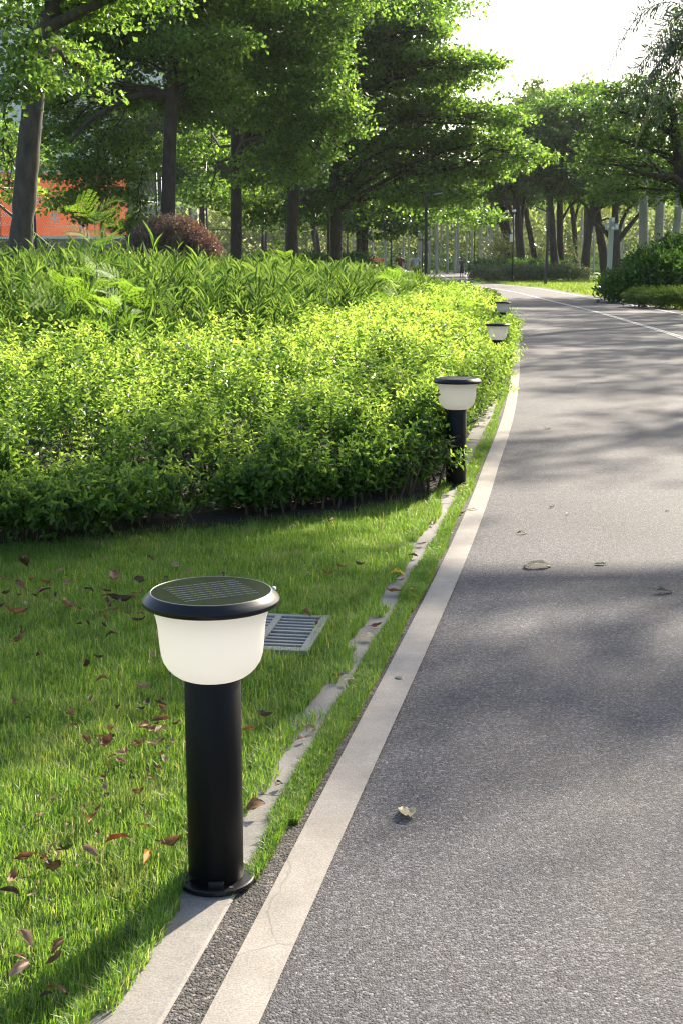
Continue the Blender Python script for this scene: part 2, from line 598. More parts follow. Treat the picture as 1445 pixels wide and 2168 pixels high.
# lamp globe: opal plastic, light passes through
m, n, l, b = mat('opal_plastic')
b.inputs['Base Color'].default_value = (0.93, 0.91, 0.88, 1)
b.inputs['Roughness'].default_value = 0.28
tr = n.new('ShaderNodeBsdfTranslucent'); tr.inputs['Color'].default_value = (0.985, 0.96, 0.92, 1)
ms = n.new('ShaderNodeMixShader'); ms.inputs[0].default_value = 0.72
l.new(b.outputs[0], ms.inputs[1]); l.new(tr.outputs[0], ms.inputs[2]); l.new(ms.outputs[0], n['Material Output'].inputs['Surface'])
M['opal'] = m
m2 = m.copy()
m2.name = 'opal_plastic_added_glow'
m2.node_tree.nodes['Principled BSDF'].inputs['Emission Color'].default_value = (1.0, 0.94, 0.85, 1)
m2.node_tree.nodes['Principled BSDF'].inputs['Emission Strength'].default_value = 0.3  # emission added to whiten the sunlit near globe
M['opal_added_glow'] = m2
# solar cell: dark glass
m, n, l, b = mat('solar_glass')
b.inputs['Base Color'].default_value = (0.010, 0.011, 0.013, 1)
b.inputs['Roughness'].default_value = 0.16
b.inputs['Specular IOR Level'].default_value = 0.35
M['solar'] = m

# ------------------------------------------------------------------ path curves (ground plan)
edge_px = [(549, 2168), (647, 1951), (734, 1752), (820, 1560), (878, 1434), (939, 1295), (983, 1193), (1033, 1060), (1056, 981),
           (1076, 922), (1091, 861), (1098, 801), (1100, 757), (1098, 728), (1092, 700), (1079, 665), (1060, 641), (1030, 619), (985, 602)]
E = np.array([G(*p) for p in edge_px])
d0 = unit(E[0] - E[2])
E = np.concatenate([[E[0] + d0 * 6.0, E[0] + d0 * 2.5], E])
EDGE = spline(E, 0.12)
for _ in range(12):                                   # smooth
    EDGE[1:-1] = 0.25 * EDGE[:-2] + 0.5 * EDGE[1:-1] + 0.25 * EDGE[2:]
BANDW = 0.088
BAND_L = offset(EDGE, BANDW)
KERB_R = offset(EDGE, BANDW + 0.062)
KERB_L = offset(EDGE, BANDW + 0.062 + 0.125)

def edge_x(y, curve):
    i = np.argsort(curve[:, 1])
    return np.interp(y, curve[i, 1], curve[i, 0])

right_px = [(1445, 666), (1354, 649), (1271, 634), (1200, 622), (1123, 609), (1036, 601), (1001, 595), (986, 588), (988, 577)]
RP = np.array([G(*p) for p in right_px])
near_r = np.array([(edge_x(y, EDGE) + 3.95, y) for y in (-3.0, 2, 6, 10, 15, 20, 25)])
RIGHT = spline(np.concatenate([near_r, RP]), 0.5)
centre_px = [(1445, 716), (1339, 683), (1256, 659), (1160, 636), (1092, 619), (1035, 609.5), (1000, 604), (965, 596), (942, 588), (930, 580)]
CPTS = np.array([G(*p) for p in centre_px])
near_c = np.array([(edge_x(y, EDGE) + 2.62, y) for y in (-3.0, 2, 6, 10, 15)])
CENTRE = spline(np.concatenate([near_c, CPTS]), 0.5)

def strip(name, a, b_, z, material, step=1):
    a, b_ = a[::step], b_[::step]
    n_ = min(len(a), len(b_))
    mb = MB()
    V = np.zeros((2 * n_, 3))
    V[0::2, :2] = a[:n_]
    V[1::2, :2] = b_[:n_]
    V[:, 2] = z
    F = np.array([(2 * i, 2 * i + 1, 2 * i + 3, 2 * i + 2) for i in range(n_ - 1)])
    mb.add(V, F)
    return mb.build(name, material)

def sheet(name, poly, z, material):
    poly = np.asarray(poly)
    me = bpy.data.meshes.new(name)
    me.from_pydata([(x, y, z) for x, y in poly], [], [list(range(len(poly)))])
    me.update()
    me.materials.append(material)
    o = bpy.data.objects.new(name, me)
    COL.objects.link(o)
    return o

# ground to the horizon
mb = MB()
mb.add([(-1200, -60, -0.02), (1200, -60, -0.02), (1200, 2200, -0.02), (-1200, 2200, -0.02)], np.array([[0, 1, 2, 3]]))
tag(mb.build('ground', M['turf']), kind='structure')
# asphalt path: from left edge (under the band) to beyond the right line
far_left = np.array([G(930, 590.5), G(880, 586), G(840, 582), G(840, 577)])
lo = offset(EDGE, BANDW * 0.5)[::4]
ro = offset(RIGHT, -0.42)
poly = np.concatenate([lo, far_left, [G(990, 577)], ro[::-1][1:]])
tag(sheet('path', poly, -0.004, M['asphalt']), kind='structure')
tag(strip('path_shoulder', offset(EDGE, BANDW * 0.5), offset(EDGE, BANDW + 0.09), -0.003, M['porous'], 2), kind='structure')
tag(strip('edge_band', EDGE, BAND_L, 0.003, M['band'], 1), kind='structure')
tag(strip('right_edge_line', offset(RIGHT, 0.05), offset(RIGHT, -0.05), 0.002, M['line']), kind='structure')
tag(strip('centre_line', offset(CENTRE, 0.062), offset(CENTRE, 0.012), 0.002, M['line']), kind='structure')
tag(strip('centre_line', offset(CENTRE, -0.012), offset(CENTRE, -0.062), 0.002, M['line']), kind='structure')
# kerb: sawn concrete blocks set end to end with open joints
kb = MB()
cum = np.concatenate([[0], np.cumsum(np.linalg.norm(np.diff(KERB_R, axis=0), axis=1))])
BL = 0.75
for k in range(int(cum[-1] / BL)):
    i0, i1 = np.searchsorted(cum, k * BL + 0.004), np.searchsorted(cum, (k + 1) * BL - 0.004)
    idx = np.unique(np.linspace(i0, min(i1, len(KERB_R) - 1), 4).astype(int))
    if len(idx) < 2:
        continue
    zt = 0.002 + 0.0008 * math.sin(k * 2.3)
    V = []
    for i in idx:
        a, b_ = KERB_R[i], KERB_L[i]
        dd = unit(b_ - a)
        for q, z in ((a, -0.05), (a, zt - 0.004), (a + dd * 0.005, zt), (b_ - dd * 0.005, zt), (b_, zt - 0.004), (b_, -0.05)):
            V.append((q[0], q[1], z))
    F = []
    for j in range(len(idx) - 1):
        for s in range(5):
            F.append((j * 6 + s, j * 6 + s + 1, (j + 1) * 6 + s + 1, (j + 1) * 6 + s))
    kb.add(V, [np.array(F), np.array([[0, 1, 2, 3, 4, 5]]), np.array([[(len(idx) - 1) * 6 + s for s in range(5, -1, -1)]])])
tag(kb.build('kerb', M['kerb']), kind='structure')

# soil bed under the hedge and the tall plants
front_px = [(-420, 1190), (0, 1148), (250, 1128), (420, 1112), (600, 1096), (740, 1080), (860, 1058), (935, 1040), (962, 1028)]
FRONT = np.array([G(*p) for p in front_px])
k0 = int(np.argmin(np.abs(KERB_L[:, 1] - FRONT[-1][1])))
side = KERB_L[k0:][::6]
side = side[side[:, 1] < 46]
bed = np.concatenate([FRONT, side, [(-2.0, 50), (-14, 40), (-9, 14)]])
tag(sheet('planting_bed_soil', bed, -0.006, M['soil']), kind='structure')

# right-hand lawn
rl = offset(RIGHT, -0.46)
rl = rl[(rl[:, 1] > 26)]
lawn_r = np.concatenate([rl[:-3], [(14, 190), (60, 190), (60, 26)]])
tag(sheet('right_lawn', lawn_r, -0.01, M['turf']), kind='structure')

exec_parts = []
# ------------------------------------------------------------------ grass
def blades(rng, P, h, wd, lean, mb, tip=None, z0=0.0):
    n_ = len(P)
    th = rng.random(n_) * 2 * math.pi
    d = np.stack([np.cos(th), np.sin(th), np.zeros(n_)], 1)
    s = np.stack([-np.sin(th), np.cos(th), np.zeros(n_)], 1)
    # blade faces need not be square to its lean
    tw = rng.normal(0, 0.6, n_)[:, None]
    s = unit(s + d * tw)
    h = np.broadcast_to(h, (n_,))[:, None]
    lean = np.broadcast_to(lean, (n_,))[:, None]
    wd = np.broadcast_to(wd, (n_,))[:, None]
    B = np.stack([P[:, 0], P[:, 1], np.full(n_, z0)], 1)
    up = np.array([[0, 0, 1.0]])
    m_ = B + up * h * 0.55 + d * lean * h * 0.22
    t_ = B + up * h * (1 - 0.32 * np.minimum(lean, 1.6) ** 2 * 0.6) + d * lean * h * 0.75
    V = np.stack([B - s * wd * 0.5, B + s * wd * 0.5, m_ - s * wd * 0.42, m_ + s * wd * 0.42, t_], 1).reshape(-1, 3)
    b_ = np.arange(n_)[:, None] * 5
    at = None if tip is None else np.repeat(tip, 5)
    mb.add(V, [b_ + np.array([[0, 1, 3, 2]]), b_ + np.array([[2, 3, 4]])], at=at)

rng = np.random.default_rng(5)
kl = KERB_L[(KERB_L[:, 1] > 1.3) & (KERB_L[:, 1] < FRONT[-1][1] + 0.1)]
lawn_poly = np.concatenate([FRONT[::-1] + np.array([0, 0.10]), [(-2.4, 1.3)], [kl[0]], kl[1:]])
GR = dict(c=None)
def lawn_density(p):
    return np.ones(len(p))
N = int(area(lawn_poly) * 52000)
P = sample_poly(rng, lawn_poly, N)
keep = (np.abs(P[:, 0]) < 0.30 * P[:, 1] + 0.25)
# the drain and the lamp foot stay clear
GRATE_C, GRATE_ROT = G(566, 1337), R(-9)
GRATE_S = (0.34, 0.42)
q = P - GRATE_C
ca, sa = math.cos(-GRATE_ROT), math.sin(-GRATE_ROT)
qx, qy = q[:, 0] * ca - q[:, 1] * sa, q[:, 0] * sa + q[:, 1] * ca
keep &= ~((np.abs(qx) < GRATE_S[0] / 2 - 0.030 * vnoise(P, 12, 51)) & (np.abs(qy) < GRATE_S[1] / 2 - 0.035 * vnoise(P, 12, 52)))
LAMP1 = None
P = P[keep]
# thin out towards the shaded hedge foot; clumps
fy = np.interp(P[:, 0], FRONT[:, 0], FRONT[:, 1])
pr = np.clip((fy - P[:, 1] + 0.10) / 0.35, 0.06, 1) * (0.55 + 0.6 * vnoise(P, 9, 3))
pr *= np.clip(1.15 - 0.10 * P[:, 1], 0.5, 1)
P = P[rng.random(len(P)) < pr]
cl = vnoise(P, 14, 8)
hh = (0.014 + 0.022 * rng.random(len(P)) + 0.024 * cl) * np.clip(0.8 + 0.25 * vnoise(P, 2.0, 4), 0.7, 1.2)
tall = rng.random(len(P)) < 0.015
hh[tall] *= 1.7
tp = np.where(rng.random(len(P)) < 0.09, rng.random(len(P)) * 0.9, 0.001) + 0.35 * np.clip(vnoise(P, 6.5, 41) - 0.62, 0, 1)
mb = MB()
blades(rng, P, hh, 0.0015 + 0.0011 * rng.random(len(P)), np.abs(rng.normal(0.6, 0.5, len(P))), mb, tp, -0.02)
# fringe leaning over the kerb from the lawn side
fr = []
for i in range(0, len(kl) - 1):
    n_ = int(260 * np.linalg.norm(kl[i + 1] - kl[i]) / 0.12 * (0.6 + 0.9 * (vnoise(kl[i:i + 1], 4.5, 12)[0])))
    t_ = rng.random((n_, 1))
    dd = unit(KERB_R[0] - KERB_L[0])
    w_ = 0.115 * vnoise(kl[i:i + 1], 5.5, 5)[0] ** 1.1 * (1.15 if kl[i][1] > 2.3 else 0.75)
    fr.append(kl[i] * (1 - t_) + kl[i + 1] * t_ + np.array([[1, -0.1]]) * rng.random((n_, 1)) * w_)
fr = np.concatenate(fr)
blades(rng, fr, 0.020 + 0.026 * rng.random(len(fr)), 0.0019, np.abs(rng.normal(0.7, 0.35, len(fr))), mb, np.where(rng.random(len(fr)) < 0.05, 0.6, 0.001), 0.0)
tag(mb.build('lawn_grass', M['grass']), label='green lawn grass strewn with dead leaves in front of the hedge', cat='grass', kind='stuff')

# tufts in the joint between kerb and band
mb = MB()
mid = 0.5 * (KERB_R + BAND_L)
acc = []
for i in range(len(mid) - 1):
    y = mid[i][1]
    if y < 1.5 or y > 16:
        continue
    seg = np.linalg.norm(mid[i + 1] - mid[i])
    f = vnoise(mid[i:i + 1], 3.4, 21)[0]
    if y < 2.28:
        dens = 500 * max(0, f - 0.66) * 2
        wj = 0.012
    elif y < 2.6:
        dens, wj = 5000 * f, 0.014
    else:
        dens, wj = (11000 * (0.25 + 1.1 * f ** 1.5)), 0.020 + 0.026 * vnoise(mid[i:i + 1], 3.4, 9)[0]
    if y > 6.2:
        dens *= 0.35
    n_ = int(dens * seg)
    t_ = rng.random((n_, 1))
    lat = unit(KERB_R[i] - BAND_L[i])
    base = KERB_R[i] * (1 - t_) + KERB_R[i + 1] * t_
    acc.append(base - lat * 0.012 + lat * rng.uniform(-1.0, 1.0, (n_, 1)) * wj)
acc = np.concatenate(acc)
blades(rng, acc, 0.018 + 0.032 * vnoise(acc, 7, 77)[:] * rng.random(len(acc)), 0.0019, np.abs(rng.normal(0.8, 0.4, len(acc))), mb, np.where(rng.random(len(acc)) < 0.05, 0.5, 0.001), -0.004)
tag(mb.build('verge_grass', M['grass']), label='bright green grass tufts growing in the joint between kerb and pale band', cat='grass', kind='stuff')

# far lawn on the right side of the path
mb = MB()
P = sample_poly(rng, np.concatenate([rl[rl[:, 1] < 100], [(20, 110), (24, 60), (13, 34)]]), 42000)
blades(rng, P, 0.10 + 0.10 * rng.random(len(P)), 0.022, np.abs(rng.normal(0.5, 0.4, len(P))), mb, None, -0.01)
P = sample_poly(rng, np.array([G(840, 576.5), G(990, 576.5), (40, 260), (-10, 260)]), 26000)
blades(rng, P, 0.22 + 0.2 * rng.random(len(P)), 0.07, np.abs(rng.normal(0.5, 0.4, len(P))), mb, None, -0.01)
tag(mb.build('far_lawn_grass', M['farlawn']), label='sunlit lawn grass beyond the right edge of the path', cat='grass', kind='stuff')

# ------------------------------------------------------------------ golden hedge
ZB = 0.58
bound_px = [(-350, 705), (0, 694), (120, 722), (330, 716), (450, 690), (560, 700), (640, 662), (720, 646), (830, 620), (905, 603), (950, 599)]
BOUND = np.array([G(x, y, ZB) for x, y in bound_px])
side_h = offset(EDGE, BANDW + 0.075)[::4]
side_h = side_h[(side_h[:, 1] > FRONT[-1][1] - 0.05) & (side_h[:, 1] < 43)]
inner = offset(EDGE, BANDW + 0.25)[::4]
inner = inner[(inner[:, 1] > FRONT[-1][1] - 0.05) & (inner[:, 1] < 43)]
kk = np.clip((inner[:, 1] - 7.5) / 3.0, 0, 1)[:, None]
side_h = inner * (1 - kk) + side_h * kk
HEDGE = np.concatenate([FRONT, side_h, BOUND[::-1]])

LAMP_XY = [((967 - CX) / FPX * 6.93, 6.93 / CP - 0.115), ((1052.5 - CX) / FPX * 13.2, 13.2 / CP - 0.115), ((1063.5 - CX) / FPX * 20.6, 20.6 / CP - 0.115)]

_hs = np.random.default_rng(404)
_gx, _gy = np.meshgrid(np.arange(-9, 9, 0.52), np.arange(4.5, 20, 0.52))
MOUND = np.stack([_gx.ravel(), _gy.ravel()], 1) + _hs.uniform(-0.24, 0.24, (_gx.size, 2))
MOUND_H = _hs.uniform(-0.10, 0.12, len(MOUND))

def mound(p):
    out = np.zeros(len(p))
    for i0 in range(0, len(p), 4000):
        q = p[i0:i0 + 4000, :2]
        d2 = ((q[:, None, :] - MOUND[None]) ** 2).sum(2)
        j = d2.argmin(1)
        out[i0:i0 + 4000] = MOUND_H[j] + 0.11 - 1.7 * np.minimum(d2[np.arange(len(q)), j], 0.16)
    return out

def hedge_h(p):
    fy = np.interp(p[:, 0], FRONT[:, 0], FRONT[:, 1])
    dfr = p[:, 1] - fy
    dsd = edge_x(p[:, 1], KERB_R) - p[:, 0]
    base = 0.43 + 0.12 * np.clip(dfr / 4.0, 0, 1)
    base = base * (0.52 + 0.48 * np.clip(np.minimum(dfr / 1.1 + 0.15, dsd / 0.95), 0, 1) ** 0.8)
    return base + 0.14 * (vnoise(p, 1.5, 2) - 0.5) + 0.10 * (vnoise(p, 3.9, 6) - 0.5) + mound(p) * np.clip(1.6 - p[:, 1] / 14, 0.2, 1)

rng = np.random.default_rng(11)
hb = MB()
hs = MB()

def sprigs(base, axis, L, leafL, npair, yellow, lean=0.0):
    """leafy shoots: opposite leaves up a short stem, the youngest at the tip"""
    keep_ = np.ones(len(base), bool)
    for li, (lx, ly) in enumerate(LAMP_XY):
        lim = (0.40 if li else 0.28) + (CAMH - (0.40 if li else 0.28)) * (ly - base[:, 1]) / ly
        keep_ &= ~((np.abs(base[:, 0] - lx * base[:, 1] / ly) < 0.145) & (base[:, 1] < ly + 0.10) & (base[:, 1] > ly - 5) & (base[:, 2] + L > lim))
    base, axis, L = base[keep_], axis[keep_], L[keep_]
    yellow = yellow[keep_]
    n_ = len(base)
    axis = unit(axis)
    ref = unit(rng.normal(size=(n_, 3)))
    u = unit(np.cross(axis, ref))
    v = np.cross(axis, u)
    for k in range(npair):
        t = (k + 0.6) / npair
        pos = base + axis * (L[:, None] * t)
        ang = k * 1.57 + rng.normal(0, 0.25, n_)
        for sgn in (1, -1):
            out = (np.cos(ang)[:, None] * u + np.sin(ang)[:, None] * v) * sgn
            el = 0.35 + 0.9 * t ** 2
            d = out + axis * el + rng.normal(0, 0.16, (n_, 3))
            ll = leafL * (1.08 - 0.42 * t) * (0.75 + 0.5 * rng.random(n_))
            V, F = leaf6(pos, d, axis + 0.15 * rng.normal(size=(n_, 3)), ll, ll * 0.50, 0.20, 0.22)
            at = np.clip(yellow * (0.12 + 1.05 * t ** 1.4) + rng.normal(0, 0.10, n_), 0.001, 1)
            hb.add(V, F, at=np.repeat(at, 6))
    return base + axis * L[:, None]

zones = [(0, 8.6, 800, 1.0), (8.6, 12.5, 340, 1.3), (12.5, 20, 170, 1.8), (20, 46, 64, 2.7)]
for y0, y1, dens, scl in zones:
    n_ = int(area(HEDGE) * dens)
    P = sample_poly(rng, HEDGE, n_)
    P = P[(P[:, 1] >= y0) & (P[:, 1] < y1) & (np.abs(P[:, 0] + 0.0) < 0.30 * P[:, 1] + 0.7)]
    fy_ = np.interp(P[:, 0], FRONT[:, 0], FRONT[:, 1])
    gap_ = np.clip((vnoise(P, 3.6, 61) * 0.6 + vnoise(P, 8.0, 62) * 0.4 - 0.30) * 4.0, 0.10, 1)
    P = P[rng.random(len(P)) < np.maximum(gap_, np.clip((P[:, 1] - 9) / 8, 0, 0.75))]
    n_ = len(P)
    h = hedge_h(P)
    deep = rng.random(n_) ** 2.2
    sh_h = (0.10 + 0.09 * rng.random(n_)) * min(scl, 1.7)
    fy = np.interp(P[:, 0], FRONT[:, 0], FRONT[:, 1])
    z = h - sh_h - deep * 0.20
    jut = rng.random(n_) < 0.13
    z[jut] = h[jut] - sh_h[jut] + 0.03 + 0.07 * rng.random(jut.sum())
    z = np.maximum(z, 0.05)
    base = np.stack([P[:, 0], P[:, 1], z], 1)
    ax = np.stack([rng.normal(0.05, 0.38, n_), rng.normal(0, 0.38, n_), np.ones(n_)], 1)
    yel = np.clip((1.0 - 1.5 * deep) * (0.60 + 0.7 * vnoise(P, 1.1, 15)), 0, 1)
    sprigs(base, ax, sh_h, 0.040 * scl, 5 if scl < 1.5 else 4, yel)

# the front face: shoots pushing out of the shaded side, sparse near the soil
n_ = 5200
t = rng.random(n_) * (len(FRONT) - 1.02)
i = t.astype(int)
f = (t - i)[:, None]
P = FRONT[i] * (1 - f) + FRONT[i + 1] * f
inn = 0.0 + 0.55 * rng.random(n_) ** 1.2
wob = 0.62 * (vnoise(P, 1.5, 31) - 0.5) + 0.16 * (vnoise(P, 5.5, 32) - 0.5)
hf = hedge_h(np.stack([P[:, 0], P[:, 1] + inn + np.maximum(wob, 0)], 1))
z = 0.05 + np.maximum(hf - 0.10, 0.03) * rng.random(n_) ** 0.75
inn = inn + np.where(z < 0.13, 0.08, 0.0)
base = np.stack([P[:, 0], P[:, 1] + inn + wob, z], 1)
ok = rng.random(n_) < np.clip((vnoise(np.stack([P[:, 0], z * 1.6], 1), 4.2, 33) * 0.65 + vnoise(np.stack([P[:, 0], z * 1.6], 1), 9.0, 34) * 0.35 - 0.34) * 4.5, 0.04, 1)
base = base[ok]
ax = np.stack([rng.normal(0, 0.6, len(base)), rng.normal(-0.9, 0.4, len(base)), rng.normal(0.6, 0.4, len(base))], 1)
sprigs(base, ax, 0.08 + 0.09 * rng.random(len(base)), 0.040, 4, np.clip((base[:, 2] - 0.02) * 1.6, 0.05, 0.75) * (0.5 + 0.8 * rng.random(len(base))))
# the side along the kerb
n_ = 2600
sd = side_h[side_h[:, 1] < 20]
j = rng.integers(0, len(sd) - 1, n_)
P = sd[j] + rng.normal(0, 0.06, (n_, 2)) - np.array([0.05, 0])
z = 0.08 + 0.38 * rng.random(n_) ** 0.7
base = np.stack([P[:, 0] - 0.10 * (z < 0.15), P[:, 1], z], 1)
ax = np.stack([rng.normal(0.7, 0.4, n_), rng.normal(-0.2, 0.5, n_), rng.normal(0.7, 0.4, n_)], 1)
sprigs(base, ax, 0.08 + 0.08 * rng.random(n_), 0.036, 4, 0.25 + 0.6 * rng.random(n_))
# shoots in front of the second lamp's post
c0 = G(962, 1030)
for (dx, dy, z) in ((-0.09, -0.11, 0.17), (-0.03, -0.10, 0.20), (-0.12, -0.08, 0.25), (-0.06, -0.13, 0.13), (-0.14, -0.1, 0.10), (-0.01, -0.10, 0.14), (-0.10, -0.12, 0.21)):
    base = np.array([[c0[0] + dx, c0[1] + dy, z]]) + rng.normal(0, 0.015, (4, 3))
    ax = np.stack([rng.normal(0.7, 0.3, 4), rng.normal(-0.3, 0.3, 4), rng.normal(0.45, 0.25, 4)], 1)
    sprigs(base, ax, np.full(4, 0.10), 0.036, 4, np.full(4, 0.45))

# woody stems under the leaves
for _ in range(330):
    t = rng.random() * (len(FRONT) - 1.02)
    i = int(t)
    p = FRONT[i] * (1 - t + i) + FRONT[i + 1] * (t - i)
    if t > len(FRONT) - 2.4: continue
    x, y = p[0] + rng.normal(0, 0.05), p[1] + 0.12 + rng.random() * 0.8
    top = np.array([x + rng.normal(0, 0.10), y + rng.normal(0.02, 0.06), 0.20 + 0.08 * min(1, (y - p[1]) * 1.5)])
    midp = np.array([x + rng.normal(0, 0.04), y + rng.normal(0, 0.04), 0.17])
    V, F = tube([(x, y, -0.02), midp, top], (0.0075, 0.006, 0.003), 5, False)
    hs.add(V, F)
    for _k in range(3):
        e = top + rng.normal(0, 0.09, 3)
        V, F = tube([midp * 0.4 + top * 0.6, e], (0.003, 0.0015), 4, False)
        hs.add(V, F)
hedge = thing('hedge', 'low golden-tipped leafy hedge filling the bed beside the path', 'hedge', (0, 0, 0))
hedge['kind'] = 'stuff'
hb.build('foliage', M['golden'], hedge)
hs.build('woody_stems', M['stem'], hedge)

# ------------------------------------------------------------------ tall lance-leaved plants behind the hedge
rng = np.random.default_rng(23)
TALL = np.concatenate([BOUND + np.array([0, -0.15]), [(3.0, 47), (-1.5, 46), (-6, 36), (-10, 24), (-7, 12)]])
tb, ts = MB(), MB()
for y0, y1, dens, scl in ((0, 15, 42, 1.0), (15, 22, 26, 1.25), (22, 32, 12, 1.6), (32, 48, 6, 2.2)):
    P = sample_poly(rng, TALL, int(area(TALL) * dens))
    P = P[(P[:, 1] >= y0) & (P[:, 1] < y1) & (np.abs(P[:, 0]) < 0.275 * P[:, 1] + 0.6)]
    n_ = len(P)
    by = np.interp(P[:, 0], BOUND[:, 0], BOUND[:, 1])
    ramp_ = np.clip((P[:, 1] - by) / 1.6, 0.0, 1)
    top = 0.62 + 0.36 * ramp_ + 0.26 * (vnoise(P, 0.6, 3) - 0.45) + 0.20 * (vnoise(P, 1.9, 5) - 0.5) + 0.22 * np.clip((-P[:, 0] - 1.2) / 3, 0, 1) * ramp_
    pxl = CX + FPX / CP * P[:, 0] / P[:, 1]
    top = np.minimum(top, np.interp(pxl, [0, 300, 600, 740, 800, 860, 920], [1.5, 1.35, 1.16, 1.08, 0.88, 0.74, 0.62]))
    top = top * (0.62 + 0.48 * rng.random(n_)) * np.where((rng.random(n_) < 0.05) & (pxl < 420), 1.28, 1.0)
    lean = rng.normal(0, 0.24, (n_, 2)) + np.array([0.05, -0.05])
    bx = np.stack([P[:, 0], P[:, 1], np.zeros(n_)], 1)
    tx = np.stack([P[:, 0] + lean[:, 0] * top, P[:, 1] + lean[:, 1] * top, top], 1)
    nl = 16
    for k in range(nl):
        t = 0.30 + 0.68 * (k + rng.random(n_) * 0.6) / nl
        pos = bx + (tx - bx) * t[:, None]
        ang = k * 2.4 + rng.normal(0, 0.5, n_)
        elev = 0.30 + 1.45 * t ** 1.4 + rng.normal(0, 0.45, n_)
        d = np.stack([np.cos(ang), np.sin(ang), elev], 1)
        ll = (0.12 + 0.15 * rng.random(n_)) * scl ** 0.6 * (1.15 - 0.35 * t)
        V, F = leaf6(pos, d, np.array([[0, 0, 1.0]]) + 0.5 * rng.normal(size=(n_, 3)), ll, ll * 0.115, 0.25, 0.10 + 0.25 * rng.random())
        tb.add(V, F)
    sel = np.where(rng.random(n_) < (0.5 if y0 < 20 else 0.25))[0]
    for i in sel:
        V, F = tube([bx[i], (bx[i] + tx[i]) / 2 + rng.normal(0, 0.01, 3), tx[i]], (0.006, 0.005, 0.002), 4, False)
        ts.add(V, F)
tall_o = thing('tall_leafy_plants', 'dense bed of tall lance-leaved green plants behind the golden hedge', 'plants')
tall_o['kind'] = 'stuff'
tb.build('foliage', M['lance'], tall_o)
ts.build('stems', M['green_stem'], tall_o)

# ------------------------------------------------------------------ feathery saplings growing through the beds
def frond(mb, base, d, L, droop, npin, scl):
    """a doubly divided leaf: rachis, pinnae, leaflets"""
    d = unit(np.asarray(d, float))
    pts = []
    for t in np.linspace(0, 1, 7):
        pts.append(base + d * L * t + np.array([0, 0, -droop * L * t * t]))
    pts = np.array(pts)
    V, F = tube(pts, np.linspace(0.0022, 0.0008, 7) * scl, 4, False)
    mb.add(V, F)
    tan = unit(np.gradient(pts, axis=0))
    roll = rng.uniform(-0.9, 0.9)
    for k in range(npin):
        t = 0.22 + 0.78 * k / (npin - 1)
        f = t * 6
        i = min(int(f), 5)
        p = pts[i] * (1 - f + i) + pts[i + 1] * (f - i)
        tg = tan[i]
        sd_ = unit(np.cross(tg, np.array([0, 0, 1.0])))
        up_ = np.cross(sd_, tg)
        sd_ = sd_ * math.cos(roll) + up_ * math.sin(roll)
        nrm_ = np.cross(sd_, tg)
        for sgn in (-1, 1):
            pd = unit(sd_ * sgn + tg * 0.75 + np.array([0, 0, -0.08]))
            pl = L * 0.36 * (1 - 0.35 * abs(t - 0.5) * 2)
            nn = 12
            tt = (np.arange(nn) + 0.7) / nn
            pp = p + pd * (pl * tt)[:, None]
            ls = unit(np.cross(pd, nrm_))
            for s2 in (-1, 1):
                dd = np.tile(ls * s2 + pd * 0.5, (nn, 1)) + rng.normal(0, 0.1, (nn, 3))
                V, F = kite(pp, dd, nrm_[None], pl * 0.085, pl * 0.05)
                mb.add(V, F)

def sapling(px_base, Y, H, lean, nf, fl, label):
    x = (px_base - CX) / FPX * Y
    o = thing('feathery_sapling', label, 'sapling', (x, Y, 0), group='feathery saplings in the beds')
    mb, st = MB(), MB()
    tip = np.array([lean, 0.0, H])
    mid_ = tip * 0.5 + np.array([0.02, 0.01, 0])
    V, F = tube([(0, 0, 0), mid_, tip], (0.006, 0.005, 0.002), 5, False)
    st.add(V, F)
    for k in range(nf):
        t = 0.48 + 0.52 * (k + 0.5) / nf
        b_ = mid_ * (1 - (t - 0.5) / 0.5) + tip * ((t - 0.5) / 0.5) if t > 0.5 else mid_
        a = k * 2.4 + rng.random()
        frond(mb, b_, (math.cos(a), math.sin(a) * 0.9, 0.95 + 1.3 * (t - 0.5)), fl * (0.9 + 0.5 * rng.random()), 0.50, 8, 1.0)
    st.build('stem', M['green_stem'], o)
    mb.build('fronds', M['fern'], o)
    return o

sapling(205, 11.3, 1.56, 0.03, 14, 0.40, 'tallest feathery sapling, bright yellow-green, rising above the tall plants before the banner')
sapling(150, 10.9, 0.98, -0.05, 9, 0.36, 'feathery sapling with arching fronds at the back edge of the hedge')
sapling(262, 10.9, 0.98, 0.04, 10, 0.38, 'broad feathery sapling just in front of the tallest one')
sapling(225, 9.0, 0.84, 0.09, 8, 0.30, 'thin-stemmed feathery sapling standing in the middle of the golden hedge')
sapling(608, 23.0, 1.20, 0.0, 8, 0.50, 'small feathery sapling beneath the fourth trunk from the left')
sapling(842, 20.5, 0.92, 0.05, 13, 0.46, 'feathery sapling below the two walking men')
sapling(962, 19.0, 0.78, 0.0, 7, 0.42, 'low feathery sapling at the kerb side of the far hedge')

